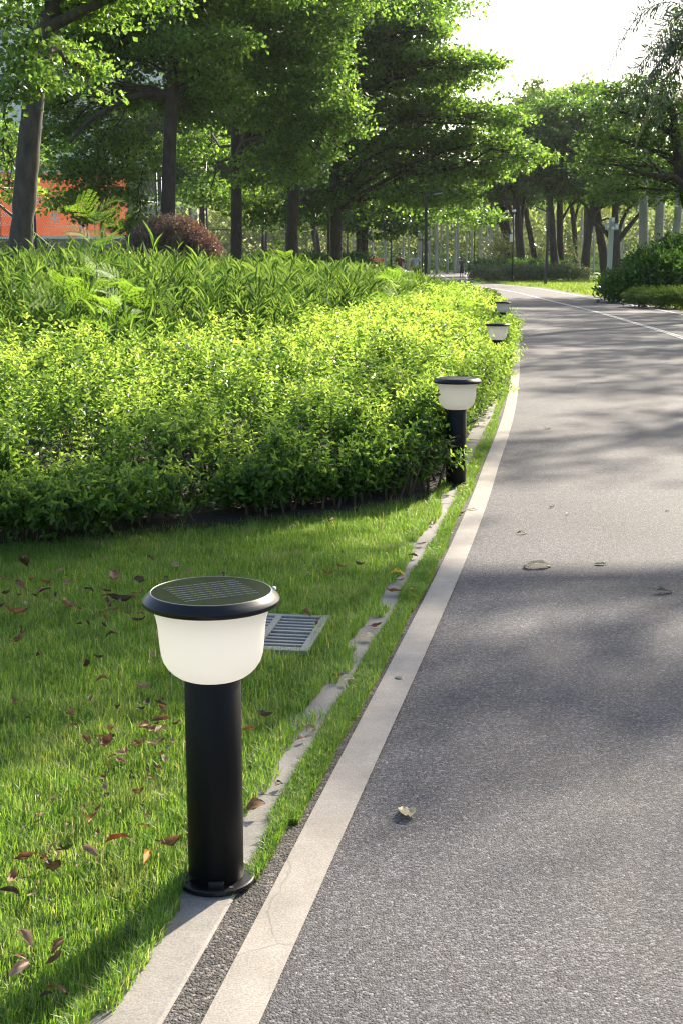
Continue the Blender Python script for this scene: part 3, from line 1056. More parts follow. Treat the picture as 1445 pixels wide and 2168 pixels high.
# ------------------------------------------------------------------ bollard lamps
LAMP_PROTO = {}
def lamp_parts(root):
    fl = MB()
    V, F = lathe([(0.0, 0.0), (0.072, 0.0), (0.0735, 0.002), (0.0735, 0.0085), (0.071, 0.0105), (0.0, 0.0108)], 56)
    fl.add(V, F)
    fo = fl.build('base_flange', M['black_metal'], root, False)
    for k in range(4):
        a = 0.55 + k * math.pi / 2
        bm_ = MB()
        V, F = lathe([(0.0, 0.0112), (0.0042, 0.0112), (0.0046, 0.0106)], 14)
        bm_.add(V + np.array([0.0625 * math.cos(a), 0.0625 * math.sin(a), 0.0]), F)
        bm_.build('bolt_hole', M['dark_gap'], fo)
    mb = MB()
    V, F = box((0.005, -0.0535, 0.0165), (0.030, 0.010, 0.012), 0, 0.002)
    mb.add(V, F)
    mb.build('bracket', M['black_metal'], fo)
    p = MB()
    V, F = lathe([(0.0515, 0.0106), (0.0525, 0.0116), (0.0525, 0.406), (0.050, 0.409), (0.0, 0.409)], 56)
    p.add(V, F)
    p.build('post', M['post_metal'], root, True)
    g = MB()
    prof = [(0.050, 0.3955), (0.058, 0.3965), (0.066, 0.400), (0.0745, 0.4065), (0.0815, 0.4145), (0.0865, 0.424), (0.0900, 0.436), (0.0922, 0.452),
            (0.0938, 0.470), (0.0952, 0.486), (0.0978, 0.499), (0.1022, 0.512), (0.1068, 0.521)]
    prof = [(a * (1 + 0.045 * min(1, (z - 0.3955) / 0.03)), 0.3985 + (z - 0.3955) * 1.108) for a, z in prof]
    V, F = lathe(prof, 64)
    g.add(V, F)
    g.build('globe', M['opal'], root, True).location.z = 0.009
    c = MB()
    for prof in ([(0.060, 0.5362), (0.106, 0.5362), (0.120, 0.5366)], [(0.120, 0.5366), (0.1245, 0.5385), (0.1262, 0.5425), (0.1262, 0.5468)],
                 [(0.1262, 0.5468), (0.1255, 0.5482), (0.1190, 0.5545), (0.1130, 0.5602)], [(0.1130, 0.5602), (0.1122, 0.5610), (0.1105, 0.5606)]):
        V, F = lathe(prof, 80)
        c.add(V, F)
    cap = c.build('cap', M['black_metal'], root, True)
    cap.location.z = 0.009
    r_ = MB()
    V, F = lathe([(0.1118, 0.5604), (0.1114, 0.5616), (0.1100, 0.5617), (0.1096, 0.5606)], 72)
    r_.add(V, F)
    r_.build('cap_ring', M['cap_ring'], cap, True)
    s = MB()
    V, F = lathe([(0.0, 0.5590), (0.1097, 0.5590), (0.1097, 0.5610), (0.0, 0.5618)], 72)
    s.add(V, F)
    sp_ = s.build('solar_panel', M['solar'], root, False)
    sp_.location.z = 0.009
    dirv = np.array([0.885, 0.466])
    perp = np.array([0.466, -0.885])
    starts = [(-0.098, 0.026), (-0.093, 0.013), (-0.086, -0.001), (-0.079, -0.014), (-0.068, -0.031), (-0.061, -0.043), (-0.054, -0.056), (-0.046, -0.070)]
    for k in range(8):
        fg = MB()
        c0_ = perp * (0.0155 * (k - 3.5))
        for q_ in range(5):
            a0 = -0.072 + q_ * 0.0292
            a_ = c0_ + dirv * a0
            b__ = c0_ + dirv * (a0 + 0.0276)
            V, F = beam((a_[0], a_[1], 0.5618), (b__[0], b__[1], 0.5618), 0.0007, 0.0004)
            fg.add(V, F)
        fg.build('cell_line', M['cell_silver'], sp_)
    sb_ = MB()
    V, F = lathe([(0.0042, 0.0), (0.0042, 0.0025), (0.003, 0.005), (0.0, 0.0057)], 16)
    sb_.add(V + np.array([0.1140, 0.030, 0.5560]), F)
    sb_.build('sensor', M['white_box'], cap, True)

lamp_spots = [((447, 1256), 2.432, 'near black bollard lamp with a bright bowl shade, standing on the kerb in the foreground'),
              ((967, 808), 6.93, 'second bollard lamp, its post half hidden by hedge leaves'),
              ((1052.5, 689), 13.2, 'third bollard lamp, only its white bowl and cap above the hedge'),
              ((1063.5, 638), 20.6, 'farthest and smallest bollard lamp peeping over the hedge edge')]
root = None
for i, ((px, py), zc, lab) in enumerate(lamp_spots):
    r_ = ray(px, py)
    x = (px - CX) / FPX * zc
    # distance along the ground at the height of the lamp's top
    y = (zc - (CAMH - 0.570) * SP) / CP
    if root is None:
        root = thing('bollard_lamp', lab, 'lamp', (x, y, 0.003), 0.0, 'solar bollard lamps along the kerb')
        lamp_parts(root)
        lamp = root
    else:
        lamp = copy_tree(root)
        lamp.location = (x, y, 0.003)
        lamp['label'] = lab
        lamp.rotation_euler = (0, 0, 0.6 * i)

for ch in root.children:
    if ch.name.startswith('globe'):                      # added glow brightens the near lamp's globe
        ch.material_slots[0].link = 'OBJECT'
        ch.material_slots[0].material = M['opal_added_glow']

# ------------------------------------------------------------------ drain grate in the lawn
gr = thing('drain_grate', 'pale slotted drain grate set in the lawn behind the near lamp', 'grate', (GRATE_C[0], GRATE_C[1], -0.016), GRATE_ROT)
W_, L_ = GRATE_S
f = MB()
bw = 0.028
for (c_, s_) in (((-W_ / 2 + bw / 2, 0, 0.006), (bw, L_, 0.03)), ((W_ / 2 - bw / 2, 0, 0.006), (bw, L_, 0.03)), ((0, 0, 0.0055), (0.022, L_ - 0.02, 0.03)),
                 ((0, L_ / 2 - bw / 2, 0.005), (W_ - 2 * bw, bw, 0.03)), ((0, -L_ / 2 + bw / 2, 0.005), (W_ - 2 * bw, bw, 0.03))):
    V, F = box(c_, s_, 0, 0.002)
    f.add(V, F)
f.build('frame', M['galv'], gr)
nb = 9
for half, name in ((1, 'slotted_cover'), (-1, 'slotted_cover')):
    c = MB()
    y0 = 0.004 if half == 1 else -L_ / 2 + bw
    y1 = L_ / 2 - bw if half == 1 else -0.004
    span = y1 - y0
    k = 5
    for i in range(k):
        yy = y0 + span * (i + 0.5) / k
        for sx in (-1, 1):
            x0, x1 = 0.011, W_ / 2 - bw
            V, F = box((sx * (x0 + x1) / 2, yy, 0.0045), (x1 - x0, span / k * 0.50, 0.022), 0, 0.002)
            c.add(V, F)
    c.build(name, M['galv'], gr)
p = MB()
V, F = box((0, 0, -0.0125), (W_ - 0.01, L_ - 0.01, 0.008))
p.add(V, F)
p.build('sump', M['dark_gap'], gr)

# ------------------------------------------------------------------ fallen leaves
def leaf_mat(name, c0, c1, trans):
    m, n, l, b = mat(name)
    tc = n.new('ShaderNodeTexCoord')
    t = n.new('ShaderNodeTexNoise'); t.inputs['Scale'].default_value = 55; t.inputs['Detail'].default_value = 8
    l.new(tc.outputs['Object'], t.inputs['Vector'])
    rp = n.new('ShaderNodeValToRGB')
    rp.color_ramp.elements[0].position = 0.34; rp.color_ramp.elements[0].color = (*c0, 1)
    rp.color_ramp.elements[1].position = 0.66; rp.color_ramp.elements[1].color = (*c1, 1)
    l.new(t.outputs['Fac'], rp.inputs[0])
    l.new(rp.outputs[0], b.inputs['Base Color'])
    b.inputs['Roughness'].default_value = 0.6
    bp = n.new('ShaderNodeBump'); bp.inputs['Strength'].default_value = 0.5; bp.inputs['Distance'].default_value = 0.002
    l.new(t.outputs['Fac'], bp.inputs['Height']); l.new(bp.outputs[0], b.inputs['Normal'])
    tr = n.new('ShaderNodeBsdfTranslucent'); l.new(rp.outputs[0], tr.inputs['Color'])
    ms = n.new('ShaderNodeMixShader'); ms.inputs[0].default_value = trans
    l.new(b.outputs[0], ms.inputs[1]); l.new(tr.outputs[0], ms.inputs[2]); l.new(ms.outputs[0], n['Material Output'].inputs['Surface'])
    return m
LM = {'brown': leaf_mat('brown_dead_leaf', (0.12, 0.055, 0.022), (0.32, 0.165, 0.070), 0.28),
      'dark': leaf_mat('blackened_dead_leaf', (0.035, 0.020, 0.010), (0.125, 0.070, 0.034), 0.15),
      'tan': leaf_mat('tan_dead_leaf', (0.21, 0.125, 0.075), (0.44, 0.30, 0.20), 0.25),
      'red': leaf_mat('red_brown_dead_leaf', (0.12, 0.030, 0.014), (0.26, 0.085, 0.035), 0.35),
      'orange': leaf_mat('orange_dead_leaf', (0.42, 0.17, 0.015), (0.60, 0.30, 0.03), 0.35),
      'yellow': leaf_mat('yellow_fallen_leaf', (0.55, 0.36, 0.02), (0.72, 0.52, 0.05), 0.35),
      'pale': leaf_mat('pale_dried_leaf', (0.46, 0.40, 0.26), (0.70, 0.62, 0.42), 0.3),
      'grey': leaf_mat('grey_green_leaf', (0.14, 0.15, 0.11), (0.26, 0.26, 0.20), 0.2)}
rngl = np.random.default_rng(77)

def dead_leaf(px, py, Lpx, kind, ang=None, curl=None, z=0.03, wr=0.5, tilt=None):
    g0 = G(px, py, z)
    zc = g0[1] * CP + (CAMH - z) * SP
    L = Lpx * zc / FPX
    ang = rngl.uniform(0, 6.28) if ang is None else ang
    curl = rngl.uniform(1.6, 3.6) if curl is None else curl
    bend = rngl.uniform(-0.9, 1.3)
    nu, nv = 11, 7
    V = []
    ph = rngl.uniform(0, 6.28, 4)
    for i in range(nu):
        s = i / (nu - 1)
        wdt = wr * L * 0.5 * (math.sin(math.pi * min(1, s * 0.97 + 0.03) ** 0.85) ** 0.8 + 0.015) * (1 + 0.10 * math.sin(9 * s + ph[3]))
        # spine bends in the vertical plane
        a = bend * (s - 0.5)
        xs = L * (s - 0.5) * (1 - 0.15 * bend * bend * 0.3)
        zs = L * bend * (s - 0.5) ** 2 * 0.9
        for j in range(nv):
            t = (j / (nv - 1) - 0.5) * 2
            th = t * curl * 0.5 * (0.8 + 0.5 * s)
            rr = wdt / max(curl * 0.5, 0.2)
            y_ = math.sin(th) * rr
            zz = (1 - math.cos(th)) * rr
            k = 0.05 * L * math.sin(5 * s + ph[0] + 2.5 * t) * math.sin(4 * t + ph[1]) + 0.025 * L * math.sin(13 * s + ph[2] + 6 * t)
            V.append((xs, y_, zs + zz + k))
    V = np.array(V)
    F = np.array([(i * nv + j, i * nv + j + 1, (i + 1) * nv + j + 1, (i + 1) * nv + j) for i in range(nu - 1) for j in range(nv - 1)])
    tilt = rngl.normal(0, 0.32, 2) if tilt is None else tilt
    Rm = np.array(Matrix.Rotation(ang, 3, 'Z') @ Matrix.Rotation(tilt[0], 3, 'X') @ Matrix.Rotation(tilt[1], 3, 'Y'))
    V = V @ Rm.T
    V[:, 2] -= np.percentile(V[:, 2], 12)
    mb = MB()
    mb.add(V, F)
    # stalk
    tip = V[nv // 2]
    dirs = unit(V[nv // 2] - V[nv * 3 + nv // 2])
    Vt, Ft = tube([tip, tip + dirs * L * 0.10 + np.array([0, 0, L * 0.02]), tip + dirs * L * 0.2], (L * 0.012, L * 0.01, L * 0.008), 4, False)
    if L > 0.03:
        mb.add(Vt, Ft)
    o = mb.build('fallen_leaf', LM[kind], None, True)
    o.location = (g0[0], g0[1], z)
    return o

def crop(px, py, ox, oy, s):
    return px / s + ox, py / s + oy

LEAVES = []      # (px, py, length px, kind)
A3 = [(190, 355, 55, 'dark'), (445, 400, 36, 'tan'), (520, 490, 32, 'brown'), (345, 485, 28, 'brown'), (155, 515, 36, 'brown'), (335, 545, 40, 'dark'), (265, 590, 20, 'dark'),
      (45, 565, 28, 'dark'), (30, 440, 20, 'brown'), (510, 660, 76, 'brown'), (115, 710, 68, 'brown'), (370, 735, 16, 'tan'), (150, 920, 44, 'brown'), (880, 440, 52, 'brown'),
      (805, 300, 22, 'tan'), (1150, 300, 28, 'dark'), (1340, 350, 32, 'tan'), (1440, 400, 24, 'tan'), (1070, 465, 36, 'dark'), (810, 550, 24, 'dark'), (910, 610, 56, 'dark'),
      (825, 645, 36, 'dark'), (860, 690, 28, 'brown'), (1080, 725, 22, 'brown'), (1065, 770, 32, 'dark'), (610, 800, 20, 'dark'), (675, 800, 20, 'dark'), (800, 815, 20, 'dark'),
      (850, 890, 26, 'dark'), (245, 1015, 12, 'tan'), (300, 1045, 28, 'dark'), (755, 1055, 26, 'dark'), (670, 1130, 40, 'dark'), (785, 1230, 34, 'brown'), (1165, 1040, 24, 'tan'),
      (1145, 1085, 16, 'tan'), (1105, 1290, 36, 'tan'), (700, 1370, 38, 'dark'), (110, 1390, 34, 'brown'), (210, 1520, 14, 'dark'), (540, 1495, 54, 'brown'), (555, 1575, 28, 'brown'),
      (905, 1450, 30, 'dark'), (1130, 1400, 32, 'dark'), (1240, 1455, 34, 'brown'), (1240, 1530, 42, 'brown'), (1120, 1600, 44, 'brown'), (1240, 1610, 42, 'tan'), (840, 1620, 36, 'brown'),
      (660, 1690, 44, 'brown'), (810, 1710, 52, 'red'), (920, 1790, 34, 'tan'), (925, 1850, 34, 'tan'), (1200, 1710, 40, 'tan'), (1320, 1700, 26, 'tan'), (1260, 1835, 28, 'tan')]
for x, y, L, k in A3:
    LEAVES.append((*crop(x, y, 0, 1100, 3.6125), L, k))
A4 = [(880, 40, 30, 'tan'), (750, 160, 26, 'brown'), (570, 260, 38, 'red'), (1015, 270, 40, 'brown'), (300, 440, 36, 'tan'), (600, 380, 28, 'brown'), (715, 400, 28, 'brown'), (650, 450, 40, 'brown'),
      (785, 430, 20, 'tan'), (1050, 515, 30, 'brown'), (860, 610, 56, 'red'), (1240, 640, 66, 'brown'), (1070, 745, 62, 'orange'), (380, 680, 32, 'tan'), (655, 700, 50, 'tan'), (180, 740, 50, 'brown'),
      (370, 830, 74, 'dark'), (90, 890, 46, 'brown'), (70, 1000, 44, 'dark'), (235, 1010, 26, 'tan'), (375, 1055, 14, 'tan'), (560, 1080, 14, 'tan'), (850, 1040, 22, 'dark'), (190, 1360, 56, 'tan'),
      (425, 1400, 48, 'brown'), (145, 1470, 40, 'tan'), (150, 1560, 60, 'tan'), (400, 1490, 44, 'brown'), (410, 1700, 52, 'brown'), (340, 1745, 30, 'dark')]
for x, y, L, k in A4:
    LEAVES.append((*crop(x, y, 0, 1600, 3.44), L, k))
A6 = [(305, 400, 16, 'brown'), (290, 505, 28, 'brown'), (430, 485, 26, 'dark'), (190, 555, 30, 'brown'), (45, 570, 22, 'dark'), (220, 150, 22, 'brown'), (610, 200, 18, 'pale'), (115, 545, 12, 'red'), (30, 870, 34, 'brown'), (112, 945, 16, 'brown')]
for x, y, L, k in A6:
    LEAVES.append((*crop(x, y, 640, 1060, 3.6125), L, k))
_lr = np.random.default_rng(5150)
for _cx, _cy, _n, _sx, _sy in ((330, 1545, 18, 30, 44), (235, 1590, 14, 40, 34), (60, 1255, 10, 50, 30), (250, 1275, 12, 60, 25), (190, 1720, 14, 80, 34), (120, 1830, 12, 70, 44), (330, 1230, 6, 60, 30)):
    for _ in range(_n):
        LEAVES.append((_cx + _lr.normal(0, _sx), _cy + _lr.normal(0, _sy), _lr.uniform(13, 28), ('brown', 'brown', 'tan', 'dark')[_lr.integers(0, 4)]))
LEAVES = [q for q in LEAVES if not (380 < q[0] < 520 and q[1] > 1440) and q[0] > -20]
LEAVES += [(490, 1290 + 160, 18, 'red'), (528, 1545, 36, 'brown'), (557, 1515, 40, 'dark')]

def zone_of(px, py):
    if py < 1165: return 'in the shade along the hedge foot'
    if px > 560: return 'between the drain grate and the hedge' if py < 1340 else 'beside the drain grate'
    if px > 385: return 'just behind the near lamp'
    col = 'far left of' if px < 120 else 'well left of' if px < 245 else 'just left of'
    rows = ((1235, 'the lawn above the lamp cap'), (1290, "the lamp's cap"), (1370, "the lamp's upper bowl"), (1450, "the lamp's lower bowl"), (1530, "the top of the lamp's post"),
            (1610, "the post's upper half"), (1700, 'the middle of the post'), (1780, "the post's lower half"), (1860, "the lamp's foot"), (9999, "the lamp post's shadow"))
    for lim, w_ in rows:
        if py < lim:
            return f'{col} {w_}'
KW = {'brown': 'brown', 'dark': 'blackened', 'tan': 'tan', 'red': 'red-brown', 'orange': 'orange', 'yellow': 'yellow', 'pale': 'pale'}
cells = {}
for q in LEAVES:
    cells.setdefault((q[3], zone_of(q[0], q[1])), []).append(q)
ORD = ['leftmost', 'second leftmost', 'third leftmost', 'fourth leftmost', 'fifth leftmost', 'sixth leftmost', 'seventh leftmost', 'eighth leftmost', 'ninth leftmost']
for (k, zn), qs in cells.items():
    qs.sort(key=lambda q: q[0])
    n_ = len(qs)
    for i, q in enumerate(qs):
        rank = '' if n_ == 1 else ('left-hand ', 'right-hand ')[i] if n_ == 2 else ('rightmost ' if i == n_ - 1 else 'middle ' if n_ == 3 and i == 1 else ORD[i] + ' ')
        zl = ('in the grass ' if zn[0] in 'fwj' and len(zn.split()) < 7 else '') + zn.replace('left of the lawn above', 'left on the lawn above')
        lab = f'{rank}{KW[k]} curled dead leaf {zl}'
        o = dead_leaf(q[0], q[1], q[2] * 0.95, k, z=0.024)
        tag(o, lab, 'leaf', 'dead leaves lying on the lawn')
# leaves singled out: kerb, band and asphalt
SP_ = [(858, 1722, 62, 'pale', 1.75, 1.9, 0.0, 0.66, 'large pale folded leaf on the asphalt nearest the camera'),
       (1136, 1200, 60, 'pale', 0.12, 1.6, 0.0, 0.40, 'long pale boat-shaped leaf with an orange tip on the asphalt'),
       (1271, 1194, 26, 'grey', 0.0, 1.6, 0.0, 0.5, 'small grey-green curled leaf on the asphalt beside the boat-shaped one'),
       (1400, 1253, 46, 'grey', -0.1, 1.5, 0.0, 0.4, 'grey-green rolled leaf on the asphalt at the right edge'),
       (1104, 1129, 22, 'brown', 0.1, 1.2, 0.0, 0.4, 'little pinkish brown leaf in the bright strip of asphalt'),
       (1200, 1088, 12, 'pale', 0.5, 1.2, 0.0, 0.5, 'tiny pale leaf scrap on the sunlit asphalt'),
       (1167, 1073, 14, 'brown', 0.5, 1.2, 0.0, 0.5, 'tiny brown leaf scrap on the sunlit asphalt'),
       (1411, 1081, 12, 'dark', 0.5, 1.2, 0.0, 0.5, 'tiny dark leaf scrap on the asphalt near the right edge'),
       (1158, 907, 14, 'brown', 0.3, 1.2, 0.0, 0.5, 'tiny brown leaf on the asphalt level with the second lamp bowl'),
       (996, 1079, 24, 'pale', -0.2, 1.6, 0.004, 0.35, 'pale twisted leaf on the white band'),
       (972, 1089, 22, 'brown', 0.1, 1.8, 0.0, 0.5, 'brown rolled leaf against the edge of the white band'),
       (916, 1108, 20, 'brown', 1.5, 2.0, 0.014, 0.5, 'upright brown leaf on the far kerb'),
       (957, 1129, 14, 'pale', 1.4, 2.0, 0.01, 0.4, 'pale thin leaf leaning at the band edge'),
       (891, 1152, 22, 'tan', 0.2, 2.0, 0.014, 0.6, 'tan crumpled leaf on the kerb above the yellow leaf'),
       (873, 1178, 24, 'dark', 0.4, 2.0, 0.014, 0.6, 'blackened crumpled leaf on the kerb above the yellow leaf'),
       (924, 1189, 20, 'pale', -0.3, 2.0, 0.01, 0.3, 'thin pale leaf touching the white band'),
       (843, 1215, 36, 'yellow', -0.5, 1.4, 0.02, 0.5, 'bright yellow leaf at the kerb'),
       (848, 1228, 16, 'brown', 0.5, 1.8, 0.014, 0.6, 'brown leaf tucked under the yellow leaf'),
       (835, 1251, 36, 'brown', -0.45, 2.0, 0.018, 0.4, 'brown curled leaf on the kerb below the yellow leaf'),
       (871, 1246, 10, 'yellow', 0.2, 1.0, 0.03, 0.5, 'small yellow scrap on the grass tufts beside the kerb'),
       (795, 1325, 30, 'brown', 0.2, 2.0, 0.014, 0.4, 'small brown bent leaf on the kerb by the drain grate'),
       (778, 1348, 34, 'pale', 0.1, 2.4, 0.014, 0.7, 'pale domed leaf with a brown underside on the kerb'),
       (716, 1431, 24, 'red', 0.4, 2.0, 0.014, 0.7, 'red-brown cupped leaf lying against a pale leaf on the kerb'),
       (735, 1440, 30, 'pale', 0.2, 2.4, 0.014, 0.8, 'pale crumpled leaf beside the red-brown cupped one'),
       (848, 1342, 16, 'yellow', 0.4, 1.2, 0.004, 0.5, 'dull yellow leaf on the gravel joint by the band'),
       (658, 1543, 28, 'tan', 0.0, 1.8, 0.014, 0.4, 'tan leaf on the kerb behind the lamp post'),
       (591, 1661, 24, 'dark', 0.9, 2.4, 0.014, 0.8, 'dark crumpled leaf on the kerb above the round brown one'),
       (541, 1710, 42, 'brown', 0.3, 0.9, 0.02, 0.95, 'round brown leaf leaning on the kerb beside the lamp post'),
       (985, 1033, 22, 'yellow', 0.2, 1.2, 0.012, 0.5, "yellow and white leaf at the second lamp's foot"),
       (884, 1538, 10, 'tan', 0.2, 1.2, 0.0, 0.5, 'tiny tan scrap on the asphalt beside the band'),
       (640, 1563, 26, 'brown', 0.7, 1.6, 0.014, 0.5, 'brown leaf on the kerb nearest behind the lamp post')]
for x, y, L, k, a, c, z, wr, lab in SP_:
    tag(dead_leaf(x, y, L, k, a, c, z, wr, rngl.normal(0, 0.16, 2)), lab, 'leaf')
# grey patch and small pin set in the band
mb = MB()
g0 = G(844, 1435, 0.004)
V, F = lathe([(0.0, 0.0058), (0.010, 0.0056), (0.0125, 0.004)], 20)
V[:, :2] *= np.array([1.0, 1.1])
mb.add(V + np.array([g0[0], g0[1], 0]), F)
tag(mb.build('survey_stud', M['steel_grey']), 'small flat grey metal stud set in the pale band', 'stud')

# ------------------------------------------------------------------ trees
rngt = np.random.default_rng(301)

def crown_pad(mb, c, rx, ry, rz, ncl, K, leaf, spread, flat=0.35, mi=0):
    """a layer of leaf sprays filling a flattened volume, with gaps between the sprays"""
    c = np.asarray(c, float)
    th = rngt.random(ncl) * 6.2832
    rr = np.sqrt(rngt.random(ncl)) * (1 + 0.10 * rngt.normal(size=ncl))
    zz = rngt.normal(0.05, 0.5, ncl) * np.sqrt(np.clip(1.15 - rr ** 2, 0.1, 1))
    C = c + np.stack([np.cos(th) * rr * rx, np.sin(th) * rr * ry, zz * rz], 1)
    C[:, 2] -= 0.22 * rz * rr ** 2
    P = np.repeat(C, K, 0)
    off = rngt.normal(size=(len(P), 3)) * np.array([spread, spread, spread * flat])
    P = P + off
    d = rngt.normal(size=(len(P), 3)) + unit(off) * 0.8 + np.array([0, 0, -0.25])
    nn = rngt.normal(size=(len(P), 3)) * 0.75 + np.array([0, 0, 1.0])
    L = leaf * 1.2 * (0.65 + 0.7 * rngt.random(len(P)))
    V, F = kite(P, d, nn, L, L * 0.74)
    mb.add(V, F, mi)
    return C

def bough(mb, a, b, r0, r1, sides=6, sag=0.12, twist=0.05):
    a, b = np.asarray(a, float), np.asarray(b, float)
    L = np.linalg.norm(b - a)
    t = np.linspace(0, 1, 6)[:, None]
    pts = a + (b - a) * t
    pts[:, 2] += np.sin(np.pi * t[:, 0]) * sag * L
    pts[1:-1] += rngt.normal(0, twist * L * 0.5, (4, 3))
    V, F = tube(pts, np.linspace(r0, r1, 6), sides, False)
    mb.add(V, F)
    return pts

def trunk_tube(mb, pts, radii, sides=14):
    pts = np.asarray(pts, float)
    T = np.linspace(0, len(pts) - 1, len(pts) * 4)
    i = np.minimum(T.astype(int), len(pts) - 2)
    f = (T - i)[:, None]
    p = pts[i] * (1 - f) + pts[i + 1] * f
    r = np.interp(T, np.arange(len(radii)), radii) * (1 + 0.035 * rngt.normal(size=len(T)))
    V, F = tube(p, r, sides, True)
    mb.add(V, F)

def tree(name, label, Y, trunk_px, r_base, pads, leaf=0.13, dens=1.0, K=30, bark='bark', lm='tree', group=None, limbs=(), extra=(), flat=0.35, spread=None, lb=None):
    """trunk_px: list of (px, py, dY, radius factor) going up; pads: (px, py, rx px, ry px, dY)"""
    sc_ = Y / (FPX / CP)
    x0 = D(trunk_px[0][0], trunk_px[0][1], Y)[0]
    o = thing(name, label, 'tree', (x0, Y, 0), 0, group)
    org = np.array([x0, Y, 0])
    tmb = MB()
    pts = [np.array([x0, Y, -0.1]), np.array([x0, Y, 0.25])]
    rad = [r_base * 1.35, r_base * 1.1]
    for (px, py, dy, rf) in trunk_px:
        p = D(px, py, Y + dy)
        if p[2] > pts[-1][2] + 0.2:
            pts.append(p); rad.append(r_base * rf)
    trunk_tube(tmb, np.array(pts) - org, rad)
    tp = np.array(pts)
    for lm_ in limbs:                      # visible boughs: list of (px, py, dY), start radius, end radius
        q = np.array([D(a, b__, Y + c__) for a, b__, c__ in lm_[0]]) - org
        T = np.linspace(0, len(q) - 1, len(q) * 3)
        i = np.minimum(T.astype(int), len(q) - 2)
        f = (T - i)[:, None]
        V, F = tube(q[i] * (1 - f) + q[i + 1] * f, np.linspace(lm_[1], lm_[2], len(T)), 8, False)
        tmb.add(V, F)
    cmb = MB()
    P3 = []
    for (px, py, rx, ry, dy) in pads:
        c = D(px, py, Y + dy)
        s = (Y + dy) / (FPX / CP)
        P3.append((c, rx * s, max(rx * s * 0.80, 0.6), ry * s))
    P3 += [(np.asarray(c, float), a, b__, z) for (c, a, b__, z) in extra]
    for (c, rx, ry, rz) in P3:
        spr = spread or min(0.34, 0.18 + 0.04 * rx)
        ncl = int(max(8, 26.0 * dens * rx * ry * (0.55 + 0.55 * rz) * (0.13 / leaf) ** 1.0))
        C = crown_pad(cmb, c - org, rx, ry, rz, ncl, K, leaf, spr, flat)
        # bough from the trunk to the pad and twigs inside it
        dist = np.hypot(c[0] - x0, c[1] - Y)
        hz = max(lb or 3.4, c[2] - 0.20 * dist - 0.2)
        kk_ = np.argmin(np.abs(tp[:, 2] - hz))
        st = np.array([np.interp(hz, tp[:, 2], tp[:, 0]), np.interp(hz, tp[:, 2], tp[:, 1]), min(hz, tp[-1][2])]) - org
        drop = st[2] - c[2]
        r0 = 0.035 + 0.010 * dist
        if drop > 0.45 * dist:                 # low hanging layer: carried by a branch of the layer above
            st = np.array([c[0] * 0.75 + x0 * 0.25, c[1] * 0.75 + Y * 0.25, c[2] + 0.9]) - org
            r0 = 0.03
        pp = bough(tmb, st, c - org - np.array([0, 0, rz * 0.3]), r0, 0.018, 6, 0.10)
        for q in C[rngt.choice(len(C), min(len(C), 9), replace=False)]:
            bough(tmb, pp[rngt.integers(2, 6)], q, 0.016, 0.006, 4, 0.06)
    t_o = tmb.build('trunk', M[bark], o, True)
    c_o = cmb.build('crown', M[lm], o)
    return o

GL = 'tall layered trees on the left behind the planting'
# 1: pale patchy trunk at the left edge
tree('shade_tree', 'nearest shade tree with a thick pale patchy trunk in front of the orange banner', 27.0,
     [(42, 545, 0, 1.0), (52, 430, 0, 0.95), (62, 300, 0, 0.88), (76, 170, 0, 0.82), (98, 60, 0, 0.8), (130, -30, 0, 0.6), (150, -200, 0, 0.35)], 0.245,
     [(40, 130, 85, 30, -3), (20, 205, 70, 34, -3.5), (75, 170, 60, 22, -3.2), (15, 45, 60, 26, -2.5), (55, 90, 60, 22, -3), (170, 30, 120, 40, 1), (120, 110, 90, 40, 2), (60, -30, 220, 50, 0), (240, -20, 150, 40, 0),
      (10, 330, 50, 40, 2), (20, 400, 50, 30, 2), (-60, 250, 90, 60, 1), (190, 175, 70, 40, 3)],
     leaf=0.10, dens=1.0, K=34, bark='bark_pale', lm='tree', group=GL, lb=5.2, extra=[((-5.0, 26.5, 8.6), 3.2, 2.6, 0.8), ((-2.4, 26.0, 9.6), 2.6, 2.4, 0.7), ((-6.5, 28, 10.5), 3, 2.5, 0.8), ((-4.0, 27.5, 11.6), 2.2, 2.2, 0.8)],
     limbs=[([(100, 60, 0), (180, 20, -0.5), (260, -15, -1), (330, -40, -1)], 0.13, 0.05)])
# 2: straight trunk with a bough reaching left
tree('shade_tree', 'shade tree with a straight trunk behind the purple bush and a dark bough reaching left', 46.0,
     [(356, 545, 0, 1.0), (357, 420, 0, 0.95), (360, 300, 0, 0.9), (366, 180, 0, 0.85), (372, 60, 0, 0.7), (378, -80, 0, 0.5)], 0.25,
     [(330, 60, 150, 45, 0), (240, 120, 120, 40, 1), (200, 60, 120, 40, 0), (420, 90, 110, 40, -2), (300, 200, 110, 34, 2), (190, 330, 70, 55, 0), (215, 410, 60, 45, 0), (150, 360, 60, 40, 0), (240, 290, 70, 34, 1), (140, 270, 60, 50, 2), (185, 455, 42, 24, -0.5),
      (300, 330, 60, 50, 3), (290, 420, 40, 45, 1), (290, 470, 50, 30, 1), (420, 240, 70, 40, 2), (380, -20, 240, 50, 0), (430, 160, 80, 30, 0), (150, 170, 70, 40, 1), (110, 215, 60, 40, 1.5), (190, 250, 60, 30, 2), (90, 290, 50, 40, 2), (140, 430, 50, 30, 0.5), (250, 370, 50, 36, 1)],
     leaf=0.125, dens=1.45, K=32, lm='tree', group=GL, lb=6.6, extra=[((-6.5, 46, 11.4), 4.0, 3.2, 0.9), ((-4.0, 45, 13.2), 3.4, 3.0, 0.9), ((-7.5, 47, 14.5), 2.8, 2.6, 0.9)],
     limbs=[([(362, 205, 0), (315, 198, -0.4), (270, 208, -0.8), (225, 232, -1.2), (180, 262, -1.6), (150, 300, -2)], 0.15, 0.05), ([(364, 205, 0), (395, 185, 0), (420, 150, -0.5)], 0.11, 0.05)])
